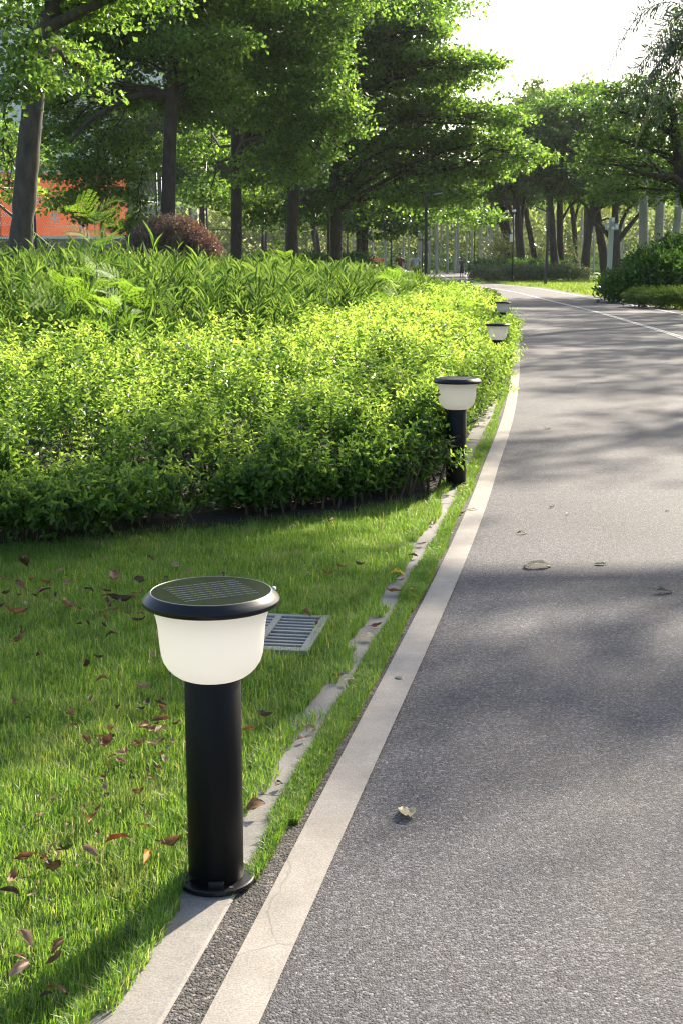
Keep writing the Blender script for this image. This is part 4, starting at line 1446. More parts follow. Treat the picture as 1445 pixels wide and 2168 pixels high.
# 3: slim grey trunk under the bright sprays
tree('shade_tree', 'shade tree with a slim trunk under long bright sunlit sprays', 55.0,
     [(500, 545, 0, 1.0), (501, 450, 0, 0.95), (500, 300, 0, 0.9), (502, 180, 0, 0.8), (508, 40, 0, 0.6), (512, -60, 0, 0.4)], 0.235,
     [(600, 40, 150, 36, -4), (560, 95, 130, 30, -4.5), (640, 110, 110, 26, -5), (600, 165, 130, 26, -5), (660, 205, 110, 26, -5.5), (700, 235, 75, 22, -6), (600, 250, 110, 30, -5), (650, 285, 70, 26, -5.5), (680, 325, 42, 20, -6),
      (590, 330, 80, 28, -4), (560, 380, 60, 26, -3), (470, 40, 110, 40, -3), (480, 130, 90, 36, -2), (500, 200, 90, 30, -3), (440, 400, 60, 60, 4), (540, 420, 70, 60, 5), (430, 300, 80, 60, 5), (560, -20, 260, 40, -3), (640, 370, 46, 18, -5), (735, 275, 50, 16, -6)],
     leaf=0.135, dens=1.25, K=30, lm='tree', group=GL, lb=5.5, extra=[((-4.5, 54, 13.4), 4.2, 3.4, 0.9), ((-1.5, 53, 13.0), 3.0, 2.6, 0.8), ((-3.5, 55, 15.4), 3.4, 3.0, 0.9), ((-4.0, 55, 17.0), 2.2, 2.2, 0.8)])
# 4: trunk forking low
tree('shade_tree', 'shade tree whose trunk forks to the right just under the leaves', 56.0,
     [(618, 545, 0, 1.0), (619, 470, 0, 0.95), (622, 400, 0, 0.9), (640, 365, 0, 0.8), (660, 345, 0, 0.7), (690, 240, 0, 0.5), (700, 60, 0, 0.3)], 0.255,
     [(640, 420, 60, 40, 3), (700, 400, 60, 40, 4), (580, 460, 60, 40, 4), (720, 60, 90, 40, 2), (700, 150, 70, 40, 3), (740, 180, 60, 40, 2), (660, 440, 50, 30, 3)],
     leaf=0.14, dens=1.0, K=30, lm='tree_dark', group=GL, limbs=[([(620, 420, 0), (606, 385, 0.4), (590, 350, 0.8)], 0.15, 0.08)])
# 5: the big layered crown against the sky
tree('shade_tree', 'broadest layered tree, its dark tiers reaching across the sky over the black lamp post', 60.0,
     [(711, 550, 0, 1.0), (711, 450, 0, 0.95), (708, 330, 0, 0.9), (706, 260, 0, 0.8), (720, 120, 0, 0.6), (730, -40, 0, 0.4)], 0.275,
     [(800, 20, 110, 36, 0), (850, 60, 110, 30, -1), (905, 45, 60, 24, -2), (930, 65, 42, 14, -3), (830, 110, 130, 34, 0), (930, 120, 100, 22, -2), (1000, 130, 60, 16, -3), (1040, 138, 36, 10, -4), (850, 170, 140, 36, 0), (960, 160, 80, 22, -2),
      (820, 235, 150, 40, 1), (930, 225, 110, 30, 0), (1010, 235, 80, 24, -2), (1075, 250, 60, 18, -3), (880, 290, 150, 36, 0), (1000, 300, 110, 28, -1), (1090, 310, 60, 20, -3), (1130, 330, 42, 14, -4), (840, 350, 140, 36, 1), (960, 360, 110, 30, -1), (1060, 355, 60, 20, -3),
      (800, 410, 120, 36, 1), (900, 410, 90, 30, -2), (960, 415, 70, 26, -3), (780, 130, 110, 50, 3), (760, 300, 100, 60, 4), (860, 10, 140, 30, 2), (990, 455, 60, 22, 6), (940, 440, 70, 30, 4)],
     leaf=0.15, dens=1.05, K=30, lm='tree', group=GL)
# 6: twin trunk farther along
tree('shade_tree', 'darker twin-stemmed shade tree just right of the broadest tree trunk', 72.0,
     [(769, 552, 0, 1.0), (769, 480, 0, 0.95), (768, 400, 0, 0.85), (775, 300, 0, 0.6), (780, 200, 0, 0.3)], 0.25,
     [(790, 455, 90, 34, 0), (850, 470, 60, 30, -1), (880, 440, 70, 40, 1), (740, 440, 60, 40, 1), (800, 390, 110, 50, 2), (830, 495, 34, 18, -1), (730, 480, 40, 26, 1), (900, 380, 80, 40, 3)],
     leaf=0.17, dens=0.95, K=28, lm='tree_dark', group=GL, limbs=[([(760, 552, 0.3), (758, 480, 0.3), (752, 420, 0.6)], 0.16, 0.10)])
# darker backing trees between the trunks
tree('backing_tree', 'dense dark tree filling the gap between the second and third trunks', 92.0, [(428, 552, 0, 1), (428, 420, 0, 0.8), (430, 250, 0, 0.5)], 0.22,
     [(420, 350, 110, 60, 0), (400, 250, 120, 60, 1), (470, 300, 90, 60, 2), (330, 380, 80, 50, 2), (480, 190, 100, 50, 2), (330, 260, 90, 50, 2)],
     leaf=0.20, dens=1.0, K=28, lm='tree_dark', group='dark trees behind the court fence')
tree('backing_tree', 'dense dark tree behind the third and fourth trunks', 96.0, [(560, 552, 0, 1), (560, 420, 0, 0.8), (570, 250, 0, 0.5)], 0.22,
     [(560, 360, 110, 60, 0), (620, 280, 110, 60, 1), (520, 260, 100, 60, 2), (650, 380, 80, 50, 1), (700, 300, 90, 60, 2), (560, 170, 130, 60, 3), (680, 200, 100, 60, 3)],
     leaf=0.20, dens=1.0, K=28, lm='tree_dark', group='dark trees behind the court fence')
tree('backing_tree', 'paler tree showing through the gap above the banner', 95.0, [(250, 552, 0, 1), (250, 420, 0, 0.8), (250, 300, 0, 0.5)], 0.2,
     [(240, 300, 60, 30, 0), (290, 290, 70, 40, 0), (330, 220, 70, 50, 2), (60, 330, 60, 60, 0), (100, 400, 70, 50, 0), (0, 300, 60, 60, 0)],
     leaf=0.22, dens=0.8, K=24, lm='tree', group='dark trees behind the court fence')
# the slim broken tree by the fence
tree('backing_tree', 'small tree with a crooked grey trunk inside the court fence', 86.0, [(676, 556, 0, 1), (668, 500, 0, 0.95), (662, 470, 0, 0.8), (680, 430, 0, 0.6)], 0.24,
     [(690, 440, 60, 26, 0), (640, 450, 50, 22, 0)], leaf=0.2, dens=0.7, K=22, lm='tree', group='dark trees behind the court fence')

# ---- right-hand grove
GR_ = 'tall trees of the grove on the right of the path'
def gy(py):
    return G(700, py)[1]
tree('grove_tree', 'leaning twin-limbed grove tree nearest the far bend of the path', 104.0, [(1078, 560, 0, 1), (1074, 500, 0, 0.9), (1066, 460, 0, 0.8), (1062, 420, 0, 0.6), (1062, 330, 0, 0.4)], 0.40,
     [(1050, 405, 70, 30, 0), (1010, 430, 60, 24, 0), (1090, 370, 80, 36, 0), (1040, 460, 46, 14, 0), (1100, 420, 50, 24, 1)], leaf=0.22, dens=0.9, K=26, lm='tree_dark', group=GR_,
     limbs=[([(1072, 500, 0), (1050, 455, -1), (1030, 430, -2)], 0.22, 0.10)])
tree('grove_tree', 'thick dark grove tree behind the slim pole with the white box', 96.0, [(1104, 574, 0, 1), (1098, 500, 0, 0.9), (1092, 440, 0, 0.8), (1090, 380, 0, 0.6), (1100, 280, 0, 0.4)], 0.33,
     [(1100, 330, 90, 40, 0), (1140, 390, 80, 30, 0), (1060, 380, 70, 30, 0), (1110, 260, 80, 40, 1), (1150, 300, 80, 36, 1)], leaf=0.22, dens=1.0, K=26, lm='tree_dark', group=GR_,
     limbs=[([(1094, 470, 0), (1075, 435, -1), (1060, 420, -1)], 0.18, 0.08), ([(1100, 510, 0), (1104, 450, 1), (1112, 400, 2)], 0.18, 0.10)])
tree('grove_tree', 'thin crooked grove tree left of the slate lamp post', 102.0, [(1134, 562, 0, 1), (1122, 500, 0, 0.9), (1114, 460, 0, 0.8), (1110, 420, 0, 0.7), (1120, 330, 0, 0.4)], 0.24,
     [(1140, 250, 90, 40, 0), (1180, 300, 80, 40, 0), (1120, 410, 50, 20, 0)], leaf=0.22, dens=0.9, K=26, lm='tree_dark', group=GR_)
tree('grove_tree', 'straight grove tree immediately right of the slate lamp post', 92.0, [(1176, 591, 0, 1), (1170, 520, 0, 0.92), (1165, 450, 0, 0.85), (1162, 400, 0, 0.7), (1165, 280, 0, 0.4)], 0.27,
     [(1180, 370, 90, 34, 0), (1200, 300, 90, 40, 0), (1150, 340, 70, 30, -1), (1180, 240, 80, 36, 1), (1220, 400, 60, 24, 0)], leaf=0.21, dens=1.0, K=26, lm='tree_dark', group=GR_)
tree('grove_tree', 'dark upright grove tree with a swelling on its trunk', 97.0, [(1187, 569, 0, 1), (1184, 510, 0, 1.0), (1184, 450, 0, 0.9), (1184, 400, 0, 0.8), (1190, 280, 0, 0.4)], 0.25,
     [(1230, 350, 80, 34, 0), (1240, 280, 90, 40, 0), (1200, 230, 70, 34, 0)], leaf=0.22, dens=1.0, K=26, lm='tree', group=GR_, limbs=[([(1186, 470, 0), (1205, 435, -0.5), (1222, 420, -1)], 0.10, 0.05)])
tree('grove_tree', 'slender forked grove tree between the dark upright one and the leaning pair', 105.0, [(1217, 570, 0, 1), (1216, 500, 0, 0.9), (1212, 460, 0, 0.8), (1206, 420, 0, 0.6)], 0.22,
     [(1215, 420, 50, 24, 0), (1250, 390, 60, 30, 0), (1230, 200, 60, 30, 0)], leaf=0.24, dens=0.8, K=24, lm='tree', group=GR_, limbs=[([(1214, 475, 0), (1222, 440, 0.3), (1226, 410, 0.6)], 0.12, 0.06)])
tree('grove_tree', 'grove tree leaning right with branches spreading from its crotch', 90.0, [(1236, 583, 0, 1), (1240, 530, 0, 0.95), (1248, 470, 0, 0.9), (1256, 430, 0, 0.75), (1268, 370, 0, 0.5)], 0.29,
     [(1260, 390, 80, 28, 0), (1300, 350, 80, 40, 0), (1290, 420, 50, 20, 0), (1240, 330, 70, 34, 1)], leaf=0.20, dens=1.0, K=26, lm='tree_dark', group=GR_,
     limbs=[([(1250, 460, 0), (1238, 435, -1), (1222, 420, -1.5)], 0.14, 0.06), ([(1252, 470, 0), (1280, 492, -1), (1292, 510, -1)], 0.14, 0.07), ([(1256, 450, 0), (1285, 430, 0), (1310, 405, 0)], 0.10, 0.05)])
tree('grove_tree', 'grove tree leaning left behind the white camera post', 92.0, [(1281, 583, 0, 1), (1275, 530, 0, 0.95), (1266, 480, 0, 0.9), (1262, 440, 0, 0.8), (1262, 380, 0, 0.5)], 0.31,
     [(1300, 300, 90, 40, 0), (1260, 270, 70, 36, 1), (1330, 380, 70, 26, 0)], leaf=0.20, dens=1.0, K=26, lm='tree_dark', group=GR_, limbs=[([(1264, 470, 0), (1285, 462, 0), (1300, 470, 0)], 0.08, 0.05)])
tree('grove_tree', 'stout grove tree that divides into a fan of limbs right of the white camera post', 88.0, [(1304, 580, 0, 1), (1303, 540, 0, 0.95), (1302, 505, 0, 0.9), (1300, 470, 0, 0.7), (1302, 400, 0, 0.5)], 0.34,
     [(1340, 420, 70, 22, 0), (1320, 390, 80, 24, 0), (1390, 410, 60, 20, 0), (1350, 350, 90, 40, 1)], leaf=0.20, dens=1.0, K=26, lm='tree', group=GR_,
     limbs=[([(1304, 515, 0), (1322, 490, 0), (1345, 462, 0), (1365, 440, 0), (1395, 415, 0)], 0.20, 0.07), ([(1304, 515, 0), (1314, 470, 1), (1330, 440, 1), (1355, 415, 1)], 0.16, 0.06), ([(1301, 510, 0), (1285, 495, -1), (1268, 470, -1)], 0.15, 0.07)])
# paler sunlit trees behind the grove
tree('grove_tree', 'yellow-green sunlit tree with a pointed top beyond the grove', 125.0, [(1160, 570, 0, 1), (1160, 450, 0, 0.8), (1150, 250, 0, 0.4)], 0.28,
     [(1135, 185, 26, 24, 0), (1150, 215, 55, 26, 0), (1120, 240, 55, 30, 0), (1180, 235, 60, 34, 0), (1140, 280, 80, 40, 0), (1200, 280, 70, 40, 0), (1130, 330, 80, 40, 0)], leaf=0.28, dens=0.95, K=26, lm='tree_pale', group=GR_)
tree('grove_tree', 'pale feathery-topped tree beside the pointed sunlit one', 130.0, [(1240, 570, 0, 1), (1240, 450, 0, 0.8), (1240, 250, 0, 0.4)], 0.28,
     [(1215, 200, 42, 20, 0), (1250, 185, 22, 12, 0), (1245, 215, 50, 26, 0), (1270, 225, 46, 30, 0), (1240, 270, 90, 50, 0), (1200, 340, 90, 50, 0), (1300, 260, 60, 50, 0)], leaf=0.28, dens=0.95, K=26, lm='tree_pale', group=GR_)
# the fine-leaved tree at the right edge
def shade_pad(gx, gy_, z, rx, ry, rz=0.28):
    k = z / SDIR.z
    return ((gx + SDIR.x * k, gy_ + SDIR.y * k, z), rx, ry, rz)
tree('edge_tree', 'dense fine-leaved tree at the right edge with a low dark bough', 46.0, [(1475, 560, 0, 1), (1465, 470, 0, 0.95), (1452, 410, 0, 0.9), (1440, 380, 0, 0.8), (1430, 300, 0, 0.6), (1420, 220, 0, 0.3)], 0.26,
     [(1340, 190, 60, 30, 0), (1390, 175, 70, 30, 1), (1300, 230, 55, 30, -1), (1350, 240, 80, 34, 0), (1420, 230, 80, 40, 0), (1270, 285, 55, 32, -1), (1330, 300, 80, 36, 0), (1410, 300, 80, 40, 0), (1250, 335, 46, 28, -1), (1310, 360, 80, 30, 0), (1390, 370, 80, 30, 1), (1440, 340, 70, 40, 1), (1480, 250, 80, 60, 1), (1300, 405, 60, 18, 0), (1380, 405, 50, 18, 1), (1440, 415, 40, 16, 0), (1520, 340, 80, 60, 1), (1290, 190, 26, 14, 0)],
     leaf=0.105, dens=0.75, K=32, lm='tree_dark', group=None,
     limbs=[([(1448, 395, 0), (1425, 372, -0.4), (1390, 372, -0.8), (1350, 364, -1), (1312, 350, -1.2)], 0.12, 0.04), ([(1400, 371, -0.7), (1385, 350, -0.8), (1370, 335, -0.9)], 0.06, 0.03)])

# roadside trees just outside the frame to the right: they throw the dappled shade on lawn and path
def roadside(label, xy, r, H, pads, leaf=0.13, dens=1.6):
    o = thing('roadside_tree', label, 'tree', (xy[0], xy[1], 0), 0, 'trees along the right side of the near path')
    org = np.array([xy[0], xy[1], 0])
    tmb, cmb = MB(), MB()
    trunk_tube(tmb, [(0, 0, -0.1), (0, 0, 0.3), (0.1, 0.05, 2), (0.15, 0, 4), (0.1, 0.1, H * 0.75), (0, 0, H)], [r * 1.3, r * 1.1, r, r * 0.85, r * 0.5, r * 0.15])
    for (c, rx, ry, rz) in pads:
        c = np.asarray(c, float) - org
        C = crown_pad(cmb, c, rx, ry, rz, max(5, int(15 * dens * rx * ry * (0.55 + 0.55 * rz))), 30, leaf, 0.30)
        st = np.array([0.1, 0, max(2.2, min(H * 0.8, c[2] - 0.3 * np.hypot(c[0], c[1])))])
        pp = bough(tmb, st, c, 0.07, 0.02, 6, 0.08)
        for q in C[rngt.choice(len(C), min(len(C), 6), replace=False)]:
            bough(tmb, pp[rngt.integers(2, 6)], q, 0.014, 0.006, 4, 0.05)
    tmb.build('trunk', M['bark'], o, True)
    cmb.build('crown', M['tree'], o)
    return o

S = shade_pad
roadside('roadside shade tree nearest the camera, just out of view to the right', (7.6, 12.6), 0.22, 8.5,
         [S(-1.1, 4.6, 5.6, 1.0, 0.95), S(-1.2, 3.95, 5.8, 0.8, 0.55), S(-0.75, 4.35, 6.0, 0.6, 0.6), S(-0.95, 3.55, 6.0, 0.6, 0.45), S(-0.6, 5.1, 6.6, 0.8, 0.4), S(0.80, 3.45, 5.8, 0.75, 0.5), S(1.6, 3.75, 5.4, 0.8, 0.5), S(-2.0, 4.6, 6.2, 0.9, 0.8), S(0.55, 3.35, 6.4, 0.7, 0.4), S(1.4, 3.4, 5.2, 0.8, 0.45), S(2.6, 4.5, 5.6, 0.9, 0.6), S(-0.55, 5.2, 6.3, 0.7, 0.35)])
roadside('roadside shade tree second from the camera, just out of view to the right', (9.6, 19.5), 0.24, 9.0,
         [S(1.0, 7.8, 6.2, 0.7, 0.45), S(1.8, 8.8, 6.6, 0.9, 0.5), S(2.8, 10.3, 6.2, 1.0, 0.6), S(4.2, 10.0, 6.6, 1.2, 0.8), S(2.6, 12.6, 7.2, 1.0, 0.7), S(3.8, 14.0, 6.6, 1.2, 0.8), S(-0.3, 7.6, 7.4, 0.6, 0.35), S(3.6, 7.0, 6.0, 0.8, 0.8), S(0.3, 8.3, 7.0, 0.5, 0.3)])
roadside('roadside shade tree third from the camera, just out of view to the right', (11.8, 29.8), 0.26, 10.0,
         [S(3.0, 17.0, 7.2, 1.3, 0.8), S(4.6, 17.5, 6.6, 1.4, 1.0), S(3.4, 19.6, 7.6, 1.3, 0.8), S(5.2, 20.5, 7.2, 1.5, 1.0), S(4.2, 22.6, 8.0, 1.4, 0.9), S(6.0, 23.5, 7.4, 1.5, 1.0), S(6.4, 16.5, 6.2, 1.3, 1.2), S(1.6, 19.5, 8.0, 0.8, 0.6), S(2.4, 15.2, 7.4, 1.2, 0.6), S(4.4, 15.4, 7.0, 1.3, 0.6), S(6.4, 19.0, 7.0, 1.3, 0.9), S(3.0, 21.2, 7.8, 1.0, 0.6)])
roadside('roadside shade tree fourth from the camera, just out of view to the right', (14.4, 42.0), 0.28, 11.0,
         [S(4.4, 26.0, 8.0, 1.6, 1.0), S(6.2, 27.0, 7.4, 1.6, 1.1), S(5.0, 29.5, 8.6, 1.6, 1.0), S(6.8, 30.5, 8.0, 1.6, 1.2), S(5.6, 33.5, 9.0, 1.6, 1.2), S(7.4, 35.0, 8.4, 1.6, 1.3), S(3.2, 27.5, 9.0, 1.0, 0.8), S(5.4, 25.0, 7.8, 1.5, 0.6), S(4.6, 31.5, 8.6, 1.4, 0.7), S(7.6, 28.5, 7.6, 1.4, 1.0), S(6.2, 37.0, 8.8, 1.8, 1.3)])

# ------------------------------------------------------------------ palms
def palm_frond(mb, base, az, L, rise, droop, nl, ll, w_, rr=0.02):
    d = np.array([math.cos(az), math.sin(az), 0.0])
    t = np.linspace(0, 1, 12)
    pts = base + d * (L * (t - 0.12 * t ** 3))[:, None] + np.array([0, 0, 1.0]) * (rise * L * t - droop * L * t ** 2.2)[:, None]
    V, F = tube(pts, np.linspace(rr, rr * 0.15, 12), 5, False)
    mb.add(V, F)
    tan = unit(np.gradient(pts, axis=0))
    tt = 0.14 + 0.86 * (np.arange(nl) + rngt.random(nl) * 0.5) / nl
    idx = np.clip(tt * 11, 0, 10.999)
    i = idx.astype(int)
    f = (idx - i)[:, None]
    p = pts[i] * (1 - f) + pts[i + 1] * f
    tg = tan[i]
    sd_ = unit(np.cross(tg, np.array([0, 0, 1.0]) + 1e-4))
    for sgn in (-1, 1):
        for lay in range(2):
            dd = sd_ * sgn * 0.8 + tg * 0.45 + np.array([0, 0, 1.0]) * rngt.normal(-0.25 if lay == 0 else 0.35, 0.28, nl)[:, None]
            l_ = ll * np.sin(np.pi * np.clip(tt * 0.86 + 0.12, 0, 1)) * (0.8 + 0.4 * rngt.random(nl))
            q1 = p + unit(dd) * (l_ * 0.55)[:, None]
            V, F = kite(p, dd, unit(np.cross(dd, tg)) + 0.2 * rngt.normal(size=(nl, 3)), l_ * 0.65, w_)
            mb.add(V, F)
            d2 = unit(dd) + np.array([0, 0, -0.9])
            V, F = kite(p + unit(dd) * (l_ * 0.42)[:, None], d2, unit(np.cross(d2, tg)), l_ * 0.55, w_ * 0.8)
            mb.add(V, F)

def palm(label, Y, pxs, r, top_crown, group=None):
    """pxs: (px, py) from the ground up"""
    x0 = D(pxs[0][0], pxs[0][1], Y)[0]
    o = thing('palm_tree', label, 'palm', (x0, Y, 0), 0, group)
    org = np.array([x0, Y, 0])
    pts = [(0, 0, -0.1), (0, 0, 0.2)]
    for (a, b__) in pxs[1:]:
        p = D(a, b__, Y) - org
        pts.append(tuple(p))
    tmb = MB()
    pts = np.array(pts)
    z = np.arange(0, pts[-1][2], 0.16)
    P = np.stack([np.interp(z, pts[:, 2], pts[:, 0]), np.interp(z, pts[:, 2], pts[:, 1]), z], 1)
    rr = r * (1.25 - 0.25 * np.clip(z / 0.8, 0, 1)) * np.where(np.arange(len(z)) % 2 == 0, 1.0, 0.965) * (1 - 0.18 * z / z[-1])
    V, F = tube(P, rr, 14, True)
    tmb.add(V, F)
    tmb.build('trunk', M['palm_bark'], o, True)
    cs = MB()
    top = pts[-1]
    V, F = tube([top - np.array([0, 0, 0.1]), top + np.array([0, 0, 0.5]), top + np.array([0, 0, 1.1])], (r * 0.85, r * 0.95, r * 0.4), 12, True)
    cs.add(V, F)
    cs.build('crownshaft', M['green_stem'], o, True)
    fm = MB()
    for (az, L, rise, droop) in top_crown:
        palm_frond(fm, top + np.array([0, 0, 1.0]), az, L, rise, droop, 40, 0.62, 0.030)
    fm.build('fronds', M['palm_leaf'], o)
    return o

std = [(k * 0.72, 2.6, 0.75 + 0.3 * math.sin(k * 2.1), 1.15 + 0.2 * math.cos(k * 1.7)) for k in range(9)]
GP = 'grey ringed palms at the right edge'
palm('leftmost ringed palm trunk rising behind the dark shrub', 50.0, [(1361, 640), (1361, 540), (1361, 380), (1362, 300)], 0.18, std, GP)
palm('middle ringed palm trunk rising behind the dark shrub', 52.0, [(1391, 640), (1393, 530), (1397, 380), (1400, 290)], 0.185, std, GP)
palm('rightmost ringed palm, leaning slightly right, behind the bright shrub top', 54.0, [(1421, 640), (1429, 520), (1436, 420), (1442, 300)], 0.17, std, GP)
# tall palm just outside the frame whose fronds hang into the top right corner
palm('tall palm whose long dark fronds hang into the top right corner', 30.0, [(1610, 700), (1570, 400), (1530, 240), (1508, 165)], 0.19,
     [(3.14, 2.75, 1.0, 1.45), (3.30, 2.7, 0.05, 0.80), (3.9, 2.6, 0.75, 1.30), (2.95, 1.9, -0.5, 0.9), (2.2, 2.6, 0.8, 1.2), (4.6, 2.5, 0.8, 1.2), (5.3, 2.5, 0.8, 1.2), (0.2, 2.6, 0.8, 1.2), (1.2, 2.6, 0.8, 1.2), (3.25, 2.2, -0.05, 0.95), (2.95, 2.0, 0.1, 1.2), (3.6, 1.8, -0.1, 1.2)], None)

# ---- far avenue of pale palms: one palm and its copies
fp = thing('far_palm', 'slender pale palm in the avenue beyond the far end of the path', 'palm', (0, 0, 0), 0, 'pale palms in the avenue beyond the path')
tmb = MB()
z = np.linspace(-0.1, 9.6, 14)
V, F = tube(np.stack([0.1 * np.sin(z * 0.3), 0 * z, z], 1), 0.125 * (1.15 - 0.035 * z), 10, True)
tmb.add(V, F)
tmb.build('trunk', M['palm_bark'], fp, True)
fm = MB()
for k in range(13):
    palm_frond(fm, np.array([0.05, 0, 9.8]), k * 2.4, 3.4, 0.6 + 0.35 * math.sin(k), 1.2, 16, 0.9, 0.13, 0.04)
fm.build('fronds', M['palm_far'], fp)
spots = [(815, 150, 1.0), (852, 160, 1.0), (864, 165, 0.9), (881, 172, 1), (891, 160, 1), (907, 150, 1), (923, 148, 1.05), (931, 178, 1), (946, 150, 1.05), (961, 152, 1.0), (965.5, 165, 1), (969, 158, 1.05),
         (987, 170, 0.9), (997, 150, 1), (1014, 160, 1), (1018, 175, 1), (1028, 150, 1), (1033, 168, 1), (1038, 180, 1), (1050, 160, 1), (1061, 170, 1), (1226, 160, 0.9), (1231, 150, 1), (1257, 170, 0.9), (1271, 165, 0.95), (1314, 150, 0.9), (790, 168, 1), (748, 165, 1)]
rg = np.random.default_rng(9)
for i, (px, Y, s) in enumerate(spots):
    o = fp if i == 0 else copy_tree(fp)
    o.location = ((px - CX) / FPX * Y * CP, Y, 0)
    o.rotation_euler = (rg.normal(0, 0.012), rg.normal(0, 0.018), rg.random() * 6.28)
    o.scale = (s, s, s * (0.95 + 0.12 * rg.random()))
# distant wood behind everything
mb = MB()
n_ = 4200
X = rg.uniform(-95, 95, n_)
Yd = rg.uniform(185, 250, n_)
top = 8.5 + 6 * vnoise(np.stack([X, Yd], 1), 0.07, 3)
Z = top * rg.random(n_) ** 0.8
C = np.stack([X, Yd, Z], 1)
P = np.repeat(C, 30, 0) + rg.normal(0, 1, (n_ * 30, 3)) * np.array([1.5, 1.5, 0.7])
P = P[P[:, 2] > 0.1]
V, F = kite(P, rg.normal(size=(len(P), 3)), rg.normal(size=(len(P), 3)) + np.array([0, 0, 0.8]), 0.85 * (0.6 + 0.8 * rg.random(len(P))), 0.55)
mb.add(V, F)
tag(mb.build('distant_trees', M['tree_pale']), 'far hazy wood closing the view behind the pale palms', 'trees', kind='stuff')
# low far shrubs under the palms
mb = MB()
X = rg.uniform(-30, 50, 700); Yd = rg.uniform(172, 184, 700)
C = np.stack([X, Yd, 0.2 + rg.random(700) * 1.6], 1)
P = np.repeat(C, 22, 0) + rg.normal(0, 1, (700 * 22, 3)) * np.array([0.9, 0.9, 0.45])
P[:, 2] = np.abs(P[:, 2])
V, F = kite(P, rg.normal(size=(len(P), 3)), rg.normal(size=(len(P), 3)) + np.array([0, 0, 0.8]), 0.42, 0.26)
mb.add(V, F)
tag(mb.build('far_hedge', M['shrub']), 'dark low hedge running behind the feet of the pale palms', 'hedge', kind='stuff')

# ------------------------------------------------------------------ shrubs and hedges
def leafy_mound(name, label, cat, blobs, leaf, n_per, matname, stuff=False, group=None, tip_fn=None, wl=0.5, stems=True):
    """blobs: (centre, radii) ellipsoids; leaves in shoots over and inside them"""
    c0 = np.mean([b[0] for b in blobs], 0)
    o = thing(name, label, cat, (c0[0], c0[1], 0), 0, group)
    if stuff: o['kind'] = 'stuff'
    mb, sb = MB(), MB()
    org = np.array([c0[0], c0[1], 0])
    for (c, r) in blobs:
        c, r = np.asarray(c, float), np.asarray(r, float)
        n_ = int(n_per * (r[0] * r[1] + r[0] * r[2] + r[1] * r[2]) / 3)
        u = unit(rg.normal(size=(n_, 3)))
        u[:, 2] = np.where(u[:, 2] < -0.35, -u[:, 2], u[:, 2])
        k = 1 - 0.35 * rg.random(n_) ** 2 + 0.10 * (rg.random(n_) < 0.15)
        k *= 1 + 0.22 * (vnoise(u[:, :2] * 3 + u[:, 2:3] * 2, 1.4, 7) - 0.5)
        P = c + u * r * k[:, None]
        P[:, 2] = np.maximum(P[:, 2], 0.03)
        K = 7
        PP = np.repeat(P, K, 0) + rg.normal(0, leaf * 0.9, (n_ * K, 3))
        PP[:, 2] = np.maximum(PP[:, 2], 0.02)
        uu = np.repeat(u, K, 0)
        d = uu * 0.9 + rg.normal(0, 0.7, (n_ * K, 3)) + np.array([0, 0, 0.2])
        l_ = leaf * (0.7 + 0.6 * rg.random(n_ * K))
        V, F = leaf6(PP - org, d, uu + 0.5 * rg.normal(size=(n_ * K, 3)), l_, l_ * wl, 0.2, 0.2)
        at = None
        if tip_fn is not None:
            at = np.repeat(np.clip(tip_fn(PP, uu), 0.001, 1), 6)
        mb.add(V, F, at=at)
        if stems:
            for _ in range(10):
                e = c + unit(rg.normal(size=3)) * r * 0.8 - org
                e[2] = abs(e[2])
                V, F = tube([(c[0] - org[0] + rg.normal(0, 0.1), c[1] - org[1] + rg.normal(0, 0.1), 0), (c - org) * np.array([1, 1, 0.6]), e], (0.02, 0.014, 0.005), 5, False)
                sb.add(V, F)
    mb.build('foliage', M[matname], o)
    if stems:
        sb.build('branches', M['stem'], o)
    return o

def px_blob(px, py, rxp, ryp, Y, depth):
    c = D(px, py, Y)
    s = Y / (FPX / CP)
    return (c, (rxp * s, depth, ryp * s))

leafy_mound('purple_bush', 'rounded purple-leaved bush with red tips at the foot of the second trunk', 'bush',
            [px_blob(365, 535, 92, 66, 40, 1.2), px_blob(420, 545, 52, 50, 40, 0.9), px_blob(320, 540, 55, 55, 40.3, 0.9), px_blob(375, 505, 55, 42, 40, 0.9)], 0.075, 900, 'purple',
            tip_fn=lambda P, u: (u[:, 0] * 0.9 + u[:, 2] * 0.5 - 0.75) * 1.3 + rg.normal(0, 0.25, len(P)))
leafy_mound('dark_shrub', 'big glossy dark shrub with a bright crown at the right edge of the path', 'shrub',
            [px_blob(1400, 590, 60, 52, 41, 1.5), px_blob(1440, 570, 60, 60, 42.5, 1.5), px_blob(1340, 610, 50, 34, 41, 1.2), px_blob(1310, 622, 32, 24, 40.5, 0.8), px_blob(1370, 575, 40, 34, 42, 1.2), px_blob(1480, 580, 60, 62, 42, 1.4), px_blob(1295, 605, 26, 18, 44, 0.6)],
            0.15, 420, 'shrub', wl=0.42)
leafy_mound('clipped_hedge', 'low clipped dark hedge along the right path edge in front of the glossy shrub', 'hedge',
            [px_blob(1360, 634, 40, 20, 36.2, 0.7), px_blob(1400, 636, 46, 21, 35.2, 0.8), px_blob(1445, 637, 46, 22, 34.8, 0.8), px_blob(1500, 637, 46, 22, 34.3, 0.8)], 0.06, 1500, 'box_hedge')
leafy_mound('ground_cover', 'pale glinting ground-cover hedge under the grove beside the slate lamp post', 'hedge',
            [px_blob(1022 + 25 * k, 583 + 2 * math.sin(k * 1.7), 24, 13, 84 + 0.35 * k, 1.4) for k in range(9)], 0.17, 260, 'grey_hedge', stems=False)
leafy_mound('dark_hedge', 'dark rounded hedge at the inner bend of the path under the grove', 'hedge',
            [px_blob(1018 + 24 * k, 573, 24, 14, 93 + 0.2 * k, 1.5) for k in range(7)], 0.2, 200, 'shrub', stems=False)
